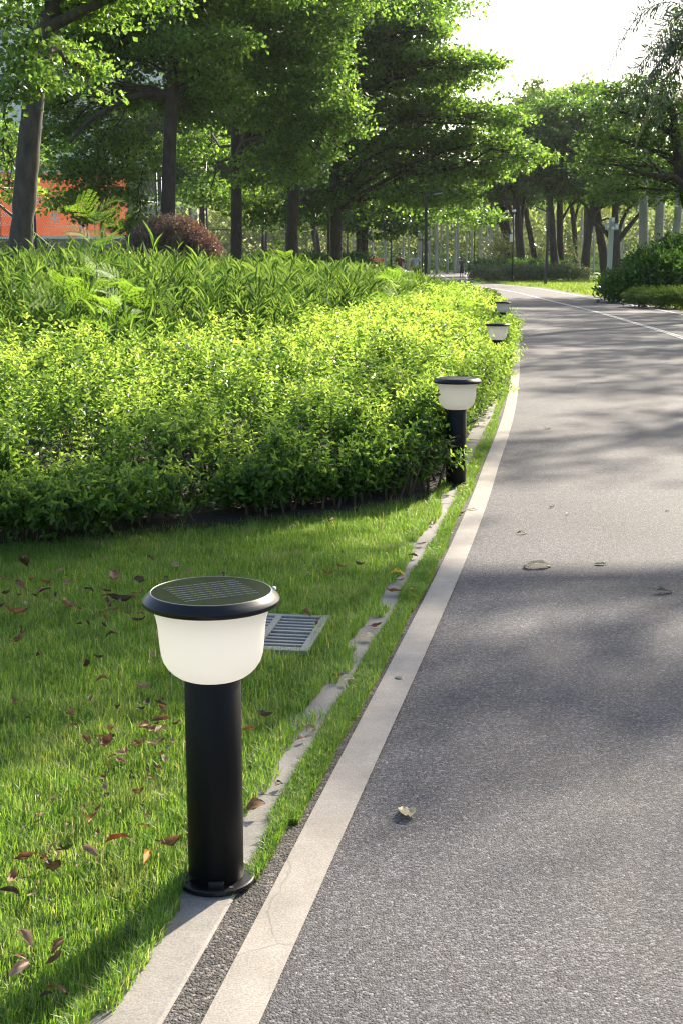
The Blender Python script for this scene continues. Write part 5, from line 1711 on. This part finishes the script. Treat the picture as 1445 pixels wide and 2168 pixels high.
leafy_mound('tall_grass_clump', 'tall pale grassy clump growing between the grove trunks', 'plants',
            [px_blob(1085, 545, 28, 26, 103, 1.3), px_blob(1050, 550, 26, 22, 104, 1.3), px_blob(1125, 550, 20, 20, 104, 1.2), px_blob(1150, 556, 14, 14, 103, 1.0)], 0.5, 60, 'grey_hedge', wl=0.12, stems=False)
leafy_mound('tall_grass_clump', 'narrow grassy clump beside the slender forked grove trunk', 'plants',
            [px_blob(1203, 552, 14, 20, 104, 0.8)], 0.5, 70, 'grey_hedge', wl=0.12, stems=False)
leafy_mound('red_flower_bed', 'bed of red flowers in the distance left of the man in red', 'flowers', [px_blob(796, 556, 12, 4.5, 120, 0.7)], 0.2, 120, 'red_flower', stems=False)
leafy_mound('fence_shrub', 'low hedge at the foot of the court fence beyond the trunks', 'hedge', [px_blob(560 + 40 * k, 556, 30, 14, 70, 1.0) for k in range(6)], 0.16, 160, 'shrub', stems=False)

# ------------------------------------------------------------------ lamp posts and poles
def lamp_post(label, px, py_top, py_base, width_px, arm, mname, group='angled path lamp posts', zbase=0.0, lean=0.0, Y=None):
    """arm: (px, py) of its free end"""
    Y = Y or G(px, py_base)[1]
    b_ = D(px, py_base, Y)
    t_ = D(px + lean, py_top, Y)
    o = thing('lamp_post', label, 'lamp post', (b_[0], Y, 0), 0, group)
    org = np.array([b_[0], Y, 0])
    s = Y / (FPX / CP)
    w_ = width_px * s
    mb = MB()
    V, F = beam((0, 0, -0.05), t_ - org, w_, w_ * 1.15)
    mb.add(V, F)
    mb.build('post', M[mname], o)
    e = D(arm[0], arm[1], Y) - org
    d = unit(e - (t_ - org))
    mb = MB()
    V, F = beam(t_ - org - d * w_ * 0.25 + np.array([0, 0, -w_ * 0.3]), e + np.array([0, 0, -w_ * 0.3]), w_ * 0.62, w_ * 1.0)
    mb.add(V, F)
    a_ = mb.build('arm', M[mname], o)
    mb = MB()
    V, F = beam((t_ - org) * 0.55 + e * 0.45 + np.array([0, 0, -w_ * 0.66]), e * 0.95 + (t_ - org) * 0.05 + np.array([0, 0, -w_ * 0.66]), w_ * 0.5, 0.02)
    mb.add(V, F)
    mb.build('light_strip', M['white_box'], a_)
    mb = MB()
    V, F = box((0, 0, 0.012), (w_ * 2.2, w_ * 2.2, 0.024), 0, 0.004)
    mb.add(V, F)
    mb.build('base_plate', M[mname], o)
    return o

lamp_post('black lamp post with its arm reaching right, behind the end of the golden hedge', 900.5, 409, 618, 6.2, (938, 403), 'black_matt')
lamp_post('dark lamp post with its arm slanting up to the left, beside the broadest tree trunk', 696, 453, 600, 5.2, (661, 424), 'black_matt', lean=-1.5, Y=70)
lamp_post('slate blue lamp post with a left-slanting arm, on the lawn right of the path', 1153, 448, 605, 5.4, (1134, 437), 'post_blue', lean=8)

def pole(name, label, px, py_top, Y, w_px, mname, cat='pole', base=None, arm=None):
    t_ = D(px, py_top, Y)
    o = thing(name, label, cat, (t_[0], Y, 0))
    s = Y / (FPX / CP)
    r = w_px * s / 2
    mb = MB()
    V, F = tube([(0, 0, -0.05), (0, 0, t_[2] * 0.5), (0, 0, t_[2])], (r, r, r * 0.85), 10, True)
    mb.add(V, F)
    mb.build('pole', M[mname], o, True)
    mb = MB()
    V, F = tube([(0, 0, 0), (0, 0, 0.45)], (r * 2.0, r * 1.9), 10, True)
    mb.add(V, F)
    mb.build('pole_base', M[mname], o, True)
    if arm:
        mb = MB()
        e = D(arm[0], arm[1], Y) - np.array([t_[0], Y, 0])
        V, F = beam((0, 0, t_[2] - 0.04), e, 0.06, 0.08)
        mb.add(V, F)
        mb.build('arm', M[mname], o)
    return o, t_, s, r

pole('lamp_pole', 'thin dark pole beside the man in red', 828, 465, 82, 3.6, 'black_matt')
pole('lamp_pole', 'slim brown pole with a short arm left of the dark hedge', 1004, 472, 100, 3.0, 'rust_pole', arm=(985, 470))
pole('lamp_pole', 'thin red-brown pole just left of the black lamp post', 894.5, 440, 90, 2.6, 'rust_pole')
o, t_, s, r = pole('camera_pole', 'slim black pole with cameras and a white box, before the thick grove tree', 1086.5, 450, 78, 3.4, 'black_matt')
mb = MB()
zc = D(1086, 504, 78)[2]
V, F = box((-0.12, -0.06, zc), (0.17, 0.12, 0.42), 0, 0.01)
mb.add(V, F)
mb.build('white_cabinet', M['white_box'], o)
for dx, dz in ((-0.42, 0.06), (0.0, 0.10)):
    mb = MB()
    V, F = box((dx, -0.1, t_[2] + dz), (0.12, 0.30, 0.12), 0.3, 0.02)
    mb.add(V, F)
    mb.build('camera', M['white_box'], o)
mb = MB()
V, F = beam((-0.5, 0, t_[2] - 0.03), (0.1, 0, t_[2] - 0.03), 0.05, 0.05)
mb.add(V, F)
mb.build('crossbar', M['black_matt'], o)
# white post with boxes
Yp = 60.0
xb = D(1286, 615, Yp)[0]
o = thing('camera_post', 'leaning white post carrying pale square boxes, at the edge of the dark shrub', 'post', (xb, Yp, 0))
t_ = D(1294, 462, Yp) - np.array([xb, Yp, 0])
mb = MB()
V, F = beam((0, 0, -0.05), t_, 0.20, 0.20)
mb.add(V, F)
mb.build('post', M['post_white'], o)
for (px, py, w_, h_, dy) in ((1294, 466, 0.17, 0.22, -0.12), (1284, 480, 0.15, 0.26, -0.06), (1302, 480, 0.17, 0.26, -0.14), (1293, 483, 0.16, 0.18, -0.2)):
    mb = MB()
    c_ = D(px, py, Yp) - np.array([xb, Yp, 0])
    V, F = box((c_[0], dy, c_[2]), (w_, 0.22, h_), 0, 0.012)
    mb.add(V, F)
    hb_ = mb.build('sensor_box', M['post_white'], o)
    mb = MB()
    V, F = box((c_[0], dy - 0.112, c_[2]), (w_ * 0.7, 0.006, h_ * 0.6), 0)
    mb.add(V, F)
    mb.build('box_face', M['white_box'], hb_)

# ------------------------------------------------------------------ court fences
def fence(name, label, pts, H, rails, mesh_z=(0.1, None), pw=0.07, wires=True, spacing=0.16, group=None, post_h=None):
    """pts: post foot points on the ground"""
    c0 = np.array([*pts[0], 0.0])
    o = thing(name, label, 'fence', tuple(c0), 0, group)
    for p in pts:
        mb = MB()
        V, F = tube([np.array([p[0], p[1], -0.05]) - c0, np.array([p[0], p[1], H]) - c0], (pw / 2, pw / 2), 8, True)
        mb.add(V, F)
        mb.build('fence_post', M['steel_grey'], o, True)
    for z in rails:
        mb = MB()
        for a, b__ in zip(pts[:-1], pts[1:]):
            V, F = tube([np.array([a[0], a[1], z]) - c0, np.array([b__[0], b__[1], z]) - c0], (pw * 0.35, pw * 0.35), 6, True)
            mb.add(V, F)
        mb.build('rail', M['steel_grey'], o, True)
    if wires:
        mb = MB()
        z0, z1 = mesh_z[0], mesh_z[1] or H
        for a, b__ in zip(pts[:-1], pts[1:]):
            a, b__ = np.array([a[0], a[1], 0.0]), np.array([b__[0], b__[1], 0.0])
            L = np.linalg.norm(b__ - a)
            t = (b__ - a) / L
            nrm = np.array([-t[1], t[0], 0]) * 0.003
            hh_ = z1 - z0
            for sgn in (1, -1):
                for k in np.arange(-hh_, L, spacing):
                    u0, v0, u1, v1 = (k, 0, k + hh_, hh_)
                    if u0 < 0: v0 -= u0; u0 = 0
                    if u1 > L: v1 -= (u1 - L); u1 = L
                    if u1 - u0 < 0.05: continue
                    if sgn < 0: v0, v1 = hh_ - v0, hh_ - v1
                    A = a + t * u0 + np.array([0, 0, z0 + v0]) + nrm * sgn - c0
                    B = a + t * u1 + np.array([0, 0, z0 + v1]) + nrm * sgn - c0
                    side_ = unit(np.cross(B - A, nrm)) * 0.006
                    mb.add(np.array([A - side_, A + side_, B + side_, B - side_]), np.array([[0, 1, 2, 3]]))
        mb.build('chain_link', M['steel_grey'], o)
    return o

def gx(px, Y):
    return (px - CX) / FPX * Y * CP
fence('court_fence', 'tall court fence with dark posts running in front of the orange banner', [(gx(-70, 50), 50), (gx(78, 54), 54), (gx(218, 59), 59), (gx(335, 65), 65)], 5.4, (4.0, 0.15), pw=0.115)
fence('court_fence', 'grey-green court fence with chain link crossing behind the middle trunks', [(gx(440, 74), 74), (gx(560, 74), 74), (gx(606, 74), 74), (gx(630, 74), 74), (gx(668, 74), 74), (gx(735, 74), 74)], 3.9, (2.95, 0.15), pw=0.09)
fence('court_fence', 'far court fence carrying the orange banner', [(gx(-160, 66.4), 66.4), (gx(20, 66.4), 66.4), (gx(200, 66.4), 66.4), (gx(345, 66.4), 66.4), (gx(440, 66.4), 66.4)], 6.0, (5.6, 2.2), pw=0.09, wires=False)

# ------------------------------------------------------------------ banner
YB = 66.0
bz0, bz1 = D(0, 501, YB)[2], D(0, 365, YB)[2]
bx0, bx1 = D(-190, 500, YB)[0], D(272, 500, YB)[0]
bn = thing('banner', 'large orange printed banner hung on the court fence', 'banner', ((bx0 + bx1) / 2, YB, bz0))
bw_, bh = bx1 - bx0, bz1 - bz0
m, n, l, b = mat('banner_print')
tc = n.new('ShaderNodeTexCoord')
tn = n.new('ShaderNodeTexNoise'); tn.inputs['Scale'].default_value = 0.55; tn.inputs['Detail'].default_value = 2
l.new(tc.outputs['Object'], tn.inputs['Vector'])
rp = n.new('ShaderNodeValToRGB')
rp.color_ramp.elements[0].position = 0.35; rp.color_ramp.elements[0].color = (0.74, 0.115, 0.040, 1)
rp.color_ramp.elements[1].position = 0.65; rp.color_ramp.elements[1].color = (0.80, 0.23, 0.10, 1)
l.new(tn.outputs['Fac'], rp.inputs[0]); l.new(rp.outputs[0], b.inputs['Base Color'])
b.inputs['Roughness'].default_value = 0.5
trb = n.new('ShaderNodeBsdfTranslucent'); l.new(rp.outputs[0], trb.inputs['Color'])
msb = n.new('ShaderNodeMixShader'); msb.inputs[0].default_value = 0.2
l.new(b.outputs[0], msb.inputs[1]); l.new(trb.outputs[0], msb.inputs[2]); l.new(msb.outputs[0], n['Material Output'].inputs['Surface'])
mb = MB()
nx, nz = 60, 8
V = []
for j in range(nz + 1):
    for i in range(nx + 1):
        u = i / nx
        V.append(((u - 0.5) * bw_, 0.03 * math.sin(u * 40) * (0.4 + 0.6 * abs(j / nz - 0.5)), j / nz * bh))
V = np.array(V)
F = np.array([(j * (nx + 1) + i, j * (nx + 1) + i + 1, (j + 1) * (nx + 1) + i + 1, (j + 1) * (nx + 1) + i) for j in range(nz) for i in range(nx)])
mb.add(V, F)
sheet_o = mb.build('printed_sheet', m, bn)
for z_ in (-0.04, bh + 0.04):
    mb = MB()
    V, F = box((0, 0.0, z_), (bw_, 0.03, 0.13))
    mb.add(V, F)
    mb.build('white_hem', M['white_box'], bn)

def flat_poly(name, pts, y, material, parent):
    me = bpy.data.meshes.new(name)
    me.from_pydata([(a, y, c) for a, c in pts], [], [list(range(len(pts)))])
    me.materials.append(material)
    o = bpy.data.objects.new(name, me)
    COL.objects.link(o)
    o.parent = parent
    return o

def bpt(px, py):
    p = D(px, py, YB)
    return p[0] - (bx0 + bx1) / 2, p[2] - bz0

def print_mat(name, c):
    m, n, l, b = mat(name)
    b.inputs['Base Color'].default_value = (*c, 1)
    b.inputs['Roughness'].default_value = 0.6
    tr = n.new('ShaderNodeBsdfTranslucent'); tr.inputs['Color'].default_value = (*[min(1, x * 1.5) for x in c], 1)
    ms = n.new('ShaderNodeMixShader'); ms.inputs[0].default_value = 0.5
    l.new(b.outputs[0], ms.inputs[1]); l.new(tr.outputs[0], ms.inputs[2]); l.new(ms.outputs[0], n['Material Output'].inputs['Surface'])
    return m
M['print_white'] = plain('print_white', (0.95, 0.95, 0.95), 0.6)
P_ = {k: print_mat('print_' + k, c) for k, c in dict(purple=(0.42, 0.25, 0.62), lilac=(0.62, 0.45, 0.70), gold=(0.85, 0.55, 0.08), magenta=(0.50, 0.05, 0.28), sky=(0.30, 0.52, 0.78), cream=(0.80, 0.70, 0.52), rose=(0.75, 0.20, 0.15), skin=(0.80, 0.55, 0.45), amber=(0.78, 0.36, 0.06)).items()}
def dancer(cx, cy_, h, c_top, c_low, name):
    s = h
    flat_poly(name, [bpt(cx + a * s, cy_ - b__ * s) for a, b__ in ((-0.17, 0.0), (-0.12, 0.30), (-0.14, 0.5), (0.14, 0.5), (0.15, 0.30), (0.20, 0.0), (0.05, 0.0), (0.02, 0.25), (-0.03, 0.0))], -0.050, P_[c_low], sheet_o)
    flat_poly(name, [bpt(cx + a * s, cy_ - b__ * s) for a, b__ in ((-0.14, 0.48), (-0.17, 0.72), (-0.34, 0.86), (-0.37, 0.80), (-0.20, 0.64), (-0.12, 0.6), (0.12, 0.6), (0.22, 0.62), (0.34, 0.52), (0.37, 0.57), (0.22, 0.72), (0.10, 0.82), (-0.10, 0.82))][0:2] + [bpt(cx + a * s, cy_ - b__ * s) for a, b__ in ((-0.10, 0.80), (0.10, 0.80), (0.17, 0.70), (0.14, 0.48))], -0.054, P_[c_top], sheet_o)
    flat_poly(name, [bpt(cx + (-0.15) * s, cy_ - 0.76 * s), bpt(cx - 0.13 * s, cy_ - 0.68 * s), bpt(cx - 0.33 * s, cy_ - 0.90 * s), bpt(cx - 0.37 * s, cy_ - 0.86 * s)][::-1], -0.056, P_['skin'], sheet_o)
    flat_poly(name, [bpt(cx + 0.15 * s, cy_ - 0.76 * s), bpt(cx + 0.34 * s, cy_ - 0.58 * s), bpt(cx + 0.31 * s, cy_ - 0.53 * s), bpt(cx + 0.13 * s, cy_ - 0.68 * s)][::-1], -0.056, P_['skin'], sheet_o)
    flat_poly(name, [bpt(cx + 0.085 * s * math.cos(a), cy_ - 0.90 * s + 0.10 * s * math.sin(a)) for a in np.linspace(0, 6.28, 13)[:-1]], -0.058, P_['skin'], sheet_o)
flat_poly('printed_ground', [bpt(*p) for p in ((120, 494), (150, 489), (200, 486), (262, 487), (262, 494))], -0.040, P_['cream'], sheet_o)
flat_poly('printed_ground', [bpt(*p) for p in ((211, 490), (214, 480), (235, 476), (255, 480), (262, 490))], -0.043, P_['magenta'], sheet_o)
flat_poly('printed_roof', [bpt(*p) for p in ((216, 419), (240, 414), (252, 405), (262, 410), (262, 424), (220, 424))], -0.040, P_['amber'], sheet_o)
flat_poly('printed_sky', [bpt(*p) for p in ((222, 418), (222, 408), (240, 402), (262, 396), (262, 409), (252, 404), (240, 413))], -0.043, P_['sky'], sheet_o)
flat_poly('printed_swirl', [bpt(188 + 14 * math.cos(a), 455 + 20 * math.sin(a)) for a in np.linspace(0, 6.28, 15)[:-1]], -0.040, P_['amber'], sheet_o)
dancer(202, 475, 52, 'lilac', 'purple', 'printed_dancer')
dancer(232, 490, 64, 'gold', 'gold', 'printed_dancer')
flat_poly('printed_drummer', [bpt(*p) for p in ((168, 490), (171, 474), (178, 471), (182, 480), (176, 484), (172, 491))], -0.045, P_['purple'], sheet_o)

def lettering(text, px, py, hpx, name, parent, y):
    cu = bpy.data.curves.new(name, 'FONT')
    cu.body = text
    s = YB / (FPX / CP)
    cu.size = hpx * s * 1.35
    tmp = bpy.data.objects.new(name, cu)
    COL.objects.link(tmp)
    dg = bpy.context.evaluated_depsgraph_get()
    me = bpy.data.meshes.new_from_object(tmp.evaluated_get(dg))
    bpy.data.objects.remove(tmp)
    me.materials.clear()
    me.materials.append(M['print_white'])
    o = bpy.data.objects.new(name, me)
    COL.objects.link(o)
    o.parent = parent
    a = bpt(px, py)
    o.location = (a[0], y, a[1])
    o.rotation_euler = (R(90), 0, 0)
    return o
lettering('OXGH', -2, 459, 9, 'lettering', sheet_o, -0.05)
lettering('8.6-1', -2, 478, 10, 'lettering', sheet_o, -0.05)
lettering('NG LIANWUJIE', 92, 483, 7, 'lettering', sheet_o, -0.05)
# large white characters half hidden by leaves
for (cx, cy_, s) in ((84, 424, 14), (112, 434, 20), (116, 462, 18)):
    for (a, b__, c_, d_) in ((-0.5, -0.5, 0.5, -0.34), (-0.5, 0.0, 0.5, 0.16), (-0.08, -0.5, 0.08, 0.55), (-0.5, 0.4, -0.3, 0.6), (0.3, 0.35, 0.5, 0.6), (-0.4, -0.35, -0.26, 0.05), (0.26, -0.35, 0.4, 0.05)):
        flat_poly('white_character', [bpt(cx + a * s, cy_ + d_ * s), bpt(cx + c_ * s, cy_ + d_ * s), bpt(cx + c_ * s, cy_ + b__ * s), bpt(cx + a * s, cy_ + b__ * s)], -0.052 - 0.001 * abs(a), M['print_white'], sheet_o)
# dark strut across the left end of the banner
o = thing('fence_strut', 'dark diagonal strut leaning against the fence at the left edge of the banner', 'strut', (gx(2, 50), 50, 0))
a, b__ = D(-6, 430, 50), D(28, 458, 50)
org = np.array([gx(2, 50), 50, 0])
mb = MB()
V, F = beam(a - org, b__ - org + (b__ - a) * 2.6, 0.09, 0.09)
mb.add(V, F)
mb.build('bar', M['steel_grey'], o)

# low dark wall and small signs far behind the middle trunks
def panel(name, label, cat, px0, px1, py_top, Y, mname, th=0.15, edge=None):
    a, b__ = D(px0, py_top, Y), D(px1, py_top, Y)
    o = thing(name, label, cat, ((a[0] + b__[0]) / 2, Y, 0))
    mb = MB()
    V, F = box((0, 0, a[2] / 2), (b__[0] - a[0], th, a[2]), 0, 0.02)
    mb.add(V, F)
    mb.build('panel', M[mname], o)
    mb = MB()
    V, F = box((0, 0, a[2] + 0.03), (b__[0] - a[0] + 0.06, th + 0.06, 0.06))
    mb.add(V, F)
    mb.build('coping', M[edge or mname], o)
    return o
panel('court_wall', 'low slate blue wall behind the court fence', 'wall', 534, 641, 537, 80, 'slate_wall', edge='steel_grey')
panel('sign_board', 'small white board far behind the twin-stemmed tree', 'sign', 749, 772, 541, 110, 'white_box', 0.08)
M['red_paint'] = plain('red_paint', (0.45, 0.03, 0.03), 0.5)
panel('sign_board', 'narrow red board beside the small white one', 'sign', 776, 781, 541, 110, 'red_paint', 0.08)

# ------------------------------------------------------------------ tower block far behind the trees
o = thing('tower_block', 'pale high-rise block glimpsed through the leaves at upper left', 'building', (-36, 205, 0))
bwid, bdep, bhei = 30.0, 14.0, 36.0
mb = MB()
V, F = box((0, 0, bhei / 2), (bwid, bdep, bhei))
mb.add(V, F)
for k in (-1, 0, 1):
    V, F = box((k * 9.5, -bdep / 2 - 0.6, bhei / 2), (3.2, 1.19, bhei - 0.3))
    mb.add(V, F)
mb.build('wall', M['tower_wall'], o)
mb = MB()
V, F = box((0, 0, bhei + 0.4), (bwid + 0.8, bdep + 0.8, 0.8))
mb.add(V, F)
mb.build('roof', M['tower_trim'], o)
for fl in range(11):
    for k in range(8):
        x = -bwid / 2 + 1.9 + k * 3.75
        if min(abs(x - q_ * 9.5) for q_ in (-1, 0, 1)) < 2.4:
            continue
        mb = MB()
        V, F = box((x, -bdep / 2 - 0.02, 2.2 + fl * 3.1), (1.8, 0.10, 1.6))
        mb.add(V, F)
        mb.build('window', M['tower_glass'], o)

# ------------------------------------------------------------------ people
def pm(name, col, rough=0.7):
    return plain(name, col, rough, noise=0.08, nscale=30)
SK, HAIR = pm('skin', (0.34, 0.19, 0.13)), pm('black_hair', (0.012, 0.011, 0.010), 0.5)

def skin_body(name, nodes, edges, material, parent, root_i=0, sub=1):
    me = bpy.data.meshes.new(name)
    me.from_pydata([n_[0] for n_ in nodes], edges, [])
    me.materials.append(material)
    o = bpy.data.objects.new(name, me)
    COL.objects.link(o)
    o.parent = parent
    md = o.modifiers.new('Skin', 'SKIN')
    md.use_smooth_shade = True
    sv = me.skin_vertices[0].data
    for i, n_ in enumerate(nodes):
        r = n_[1]
        sv[i].radius = (r, r) if not isinstance(r, tuple) else r
        sv[i].use_root = (i == root_i)
    ss = o.modifiers.new('Subdivision', 'SUBSURF')
    ss.levels = sub
    ss.render_levels = sub
    return o

def person(label, loc, rotz, H, top, low, low_kind, arms, stride, female=False):
    """faces -Y in its own space; arms: ((elbow, wrist) left, (elbow, wrist) right) offsets"""
    k = H / 1.70
    o = thing('person', label, 'person', loc, rotz)
    N_, Ed = [], []
    def nd(p, r, link=None):
        N_.append((tuple(np.array(p) * k), r * k if not isinstance(r, tuple) else tuple(a * k for a in r)))
        if link is not None: Ed.append((link, len(N_) - 1))
        return len(N_) - 1
    sh = 0.165 if female else 0.185
    pel = nd((0, 0, 0.93), 0.125)
    wai = nd((0, 0, 1.10), 0.115, pel)
    che = nd((0, 0, 1.28), 0.135, wai)
    nb_ = nd((0, 0, 1.41), 0.075, che)
    nk = nd((0, -0.005, 1.475), 0.052, nb_)
    jaw = nd((0, -0.022, 1.545), 0.062, nk)
    hd = nd((0, -0.005, 1.61), 0.082, jaw)
    nd((0, 0.0, 1.668), 0.055, hd)
    nd((0, -0.098, 1.588), 0.012, hd)                     # nose
    for s in (-1, 1):
        nd((s * 0.085, 0.005, 1.59), 0.014, hd)            # ears
    hands = []
    for s, (el, wr) in zip((-1, 1), arms):
        a = nd((s * sh, 0, 1.385), 0.056, nb_)
        e_ = nd((s * sh + el[0], el[1], 1.385 + el[2]), 0.043, a)
        w_ = nd((s * sh + wr[0], wr[1], 1.385 + wr[2]), 0.029, e_)
        ep, wp = np.array((s * sh + el[0], el[1], 1.385 + el[2])), np.array((s * sh + wr[0], wr[1], 1.385 + wr[2]))
        d = unit(wp - ep)
        palm_ = wp + d * 0.06
        pi_ = nd(palm_, 0.030, w_)
        side_ = unit(np.cross(d, np.array([s, 0.3, 0.1])))
        for q_ in range(4):
            b0 = palm_ + d * 0.035 + side_ * (0.027 - 0.018 * q_)
            ln = (0.062, 0.072, 0.068, 0.052)[q_]
            f1 = nd(b0, 0.009, pi_)
            f2 = nd(b0 + d * ln * 0.55 + np.array([-s * 0.008, -0.004, 0]), 0.008, f1)
            nd(b0 + d * ln + np.array([-s * 0.022, -0.008, 0]), 0.007, f2)
        t1 = nd(palm_ + side_ * 0.042 + d * 0.005, 0.010, pi_)
        nd(palm_ + side_ * 0.055 + d * 0.040, 0.008, t1)
    for s in (-1, 1):
        f_ = stride * s
        hp = nd((s * 0.088, 0, 0.88), 0.088, pel)
        kn = nd((s * 0.092, -0.10 * f_ - 0.02, 0.49), 0.056, hp)
        an = nd((s * 0.094, -0.22 * f_ + 0.03, 0.085), 0.036, kn)
        nd((s * 0.096, -0.22 * f_ + 0.055, 0.04), 0.034, an)
        nd((s * 0.105, -0.22 * f_ - 0.12, 0.03), 0.030, an)
    body = skin_body('body', N_, Ed, SK, o)
    # face
    for s in (-1, 1):
        mb = MB()
        V, F = lathe([(0.0, -0.008), (0.010, 0.0), (0.0, 0.008)], 10)
        mb.add((V + np.array([s * 0.032, -0.083, 1.615])) * k, F)
        mb.build('eye', M['dark_gap'], body, True)
    mb = MB()
    V, F = box((0, -0.082, 1.548), (0.045, 0.014, 0.010), 0, 0.002)
    mb.add(V * k, F)
    mb.build('mouth', pm('lip', (0.28, 0.10, 0.09)), body)
    # hair
    mb = MB()
    th = np.linspace(0, 6.2832, 18, endpoint=False)
    V = []
    prof = [(0.0, 1.738), (0.045, 1.730), (0.080, 1.700), (0.096, 1.655), (0.099, 1.615), (0.090, 1.560 if not female else 1.545)]
    for r_, z_ in prof:
        for a in th:
            back = 0.5 + 0.5 * math.sin(a)
            zz = z_ if z_ > 1.64 else z_ + (1.655 - z_) * (1 - back) * 0.95
            V.append((r_ * math.cos(a), r_ * 1.08 * math.sin(a) + 0.008, zz))
    n2 = len(th)
    F = np.array([(i * n2 + j, i * n2 + (j + 1) % n2, (i + 1) * n2 + (j + 1) % n2, (i + 1) * n2 + j) for i in range(len(prof) - 1) for j in range(n2)])
    mb.add(np.array(V) * k, F)
    if female:
        Vt, Ft = lathe([(0.0, -0.045), (0.032, -0.03), (0.045, 0.0), (0.032, 0.03), (0.0, 0.045)], 12)
        mb.add((Vt + np.array([0, 0.105, 1.66])) * k, Ft)
    mb.build('hair', HAIR, o, True)
    # shirt
    N_, Ed = [], []
    a0 = nd((0, 0, 0.90), 0.150); a1 = nd((0, 0, 1.08), 0.148, a0); a2 = nd((0, 0, 1.28), 0.158, a1); a3 = nd((0, 0.004, 1.405), 0.098, a2); nd((0, 0.004, 1.440), 0.070, a3)
    for s, (el, wr) in zip((-1, 1), arms):
        b0 = nd((s * sh, 0, 1.385), 0.076, a3)
        nd((s * sh + el[0] * 0.75, el[1] * 0.75, 1.385 + el[2] * 0.75), 0.072, b0)
    skin_body('shirt', N_, Ed, top, o)
    if low_kind == 'shorts':
        N_, Ed = [], []
        p0 = nd((0, 0, 0.95), 0.140)
        for s in (-1, 1):
            f_ = stride * s
            q0 = nd((s * 0.09, 0, 0.84), 0.108, p0)
            nd((s * 0.095, -0.095 * f_ - 0.015, 0.53), 0.088, q0)
        skin_body('shorts', N_, Ed, low, o)
    else:
        mb = MB()
        V, F = lathe([(0.135, 0.98), (0.165, 0.88), (0.178, 0.70), (0.195, 0.50), (0.215, 0.34), (0.210, 0.335)], 28)
        V[:, 1] *= 0.85
        ang = np.arctan2(V[:, 1], V[:, 0])
        V[:, :2] *= (1 + 0.05 * np.sin(ang * 7) * np.clip((0.9 - V[:, 2]) / 0.5, 0, 1))[:, None]
        mb.add(V * k, F)
        mb.build('skirt', low, o, True)
    for s in (-1, 1):
        f_ = stride * s
        mb = MB()
        V, F = box((s * 0.102, -0.22 * f_ - 0.04, 0.028), (0.10, 0.27, 0.056), 0, 0.02)
        mb.add(V * k, F)
        mb.build('shoe', M['black_matt'], o)
    return o

Ym = 79.0
person('person in a dark red shirt walking with one arm raised, beyond the hedge', (gx(846, Ym), Ym, 0), 0.15, 1.72, pm('red_cloth', (0.14, 0.012, 0.016)), pm('black_cloth', (0.012, 0.012, 0.013)), 'shorts',
       (((-0.10, -0.06, -0.24), (-0.26, -0.20, -0.20)), ((0.10, 0.03, -0.26), (0.17, -0.03, -0.49))), 0.6)
person('person in a light grey shirt and black shorts walking towards the camera', (gx(879, Ym), Ym, 0), -0.1, 1.74, pm('grey_cloth', (0.42, 0.46, 0.52)), pm('dark_shorts_cloth', (0.010, 0.010, 0.012)), 'shorts',
       (((-0.07, 0.04, -0.26), (-0.11, 0.03, -0.50)), ((0.07, -0.03, -0.26), (0.10, -0.12, -0.49))), -0.7)
wx, wy = G(976, 586)
person('person in a dark blue top and long dark skirt walking away down the path', (wx, wy, 0), math.pi, 1.62, pm('navy_cloth', (0.030, 0.034, 0.062)), pm('skirt_cloth', (0.022, 0.018, 0.022)), 'skirt',
       (((-0.07, -0.05, -0.24), (-0.02, -0.20, -0.30)), ((0.07, -0.05, -0.24), (0.02, -0.20, -0.30))), 0.35, True)

# ------------------------------------------------------------------ air
hz = MB()
V, F = box((0, 120, 18.5), (520, 300, 42))
hz.add(V, F)
m = bpy.data.materials.new('air')
m.use_nodes = True
n = m.node_tree.nodes
n.remove(n['Principled BSDF'])
pv = n.new('ShaderNodeVolumePrincipled')
pv.inputs['Color'].default_value = (0.93, 0.96, 1.0, 1)
pv.inputs['Density'].default_value = 0.00013
pv.inputs['Anisotropy'].default_value = 0.35
m.node_tree.links.new(pv.outputs[0], n['Material Output'].inputs['Volume'])
tag(hz.build('haze', m), 'pale morning haze over the park', 'haze', kind='stuff')
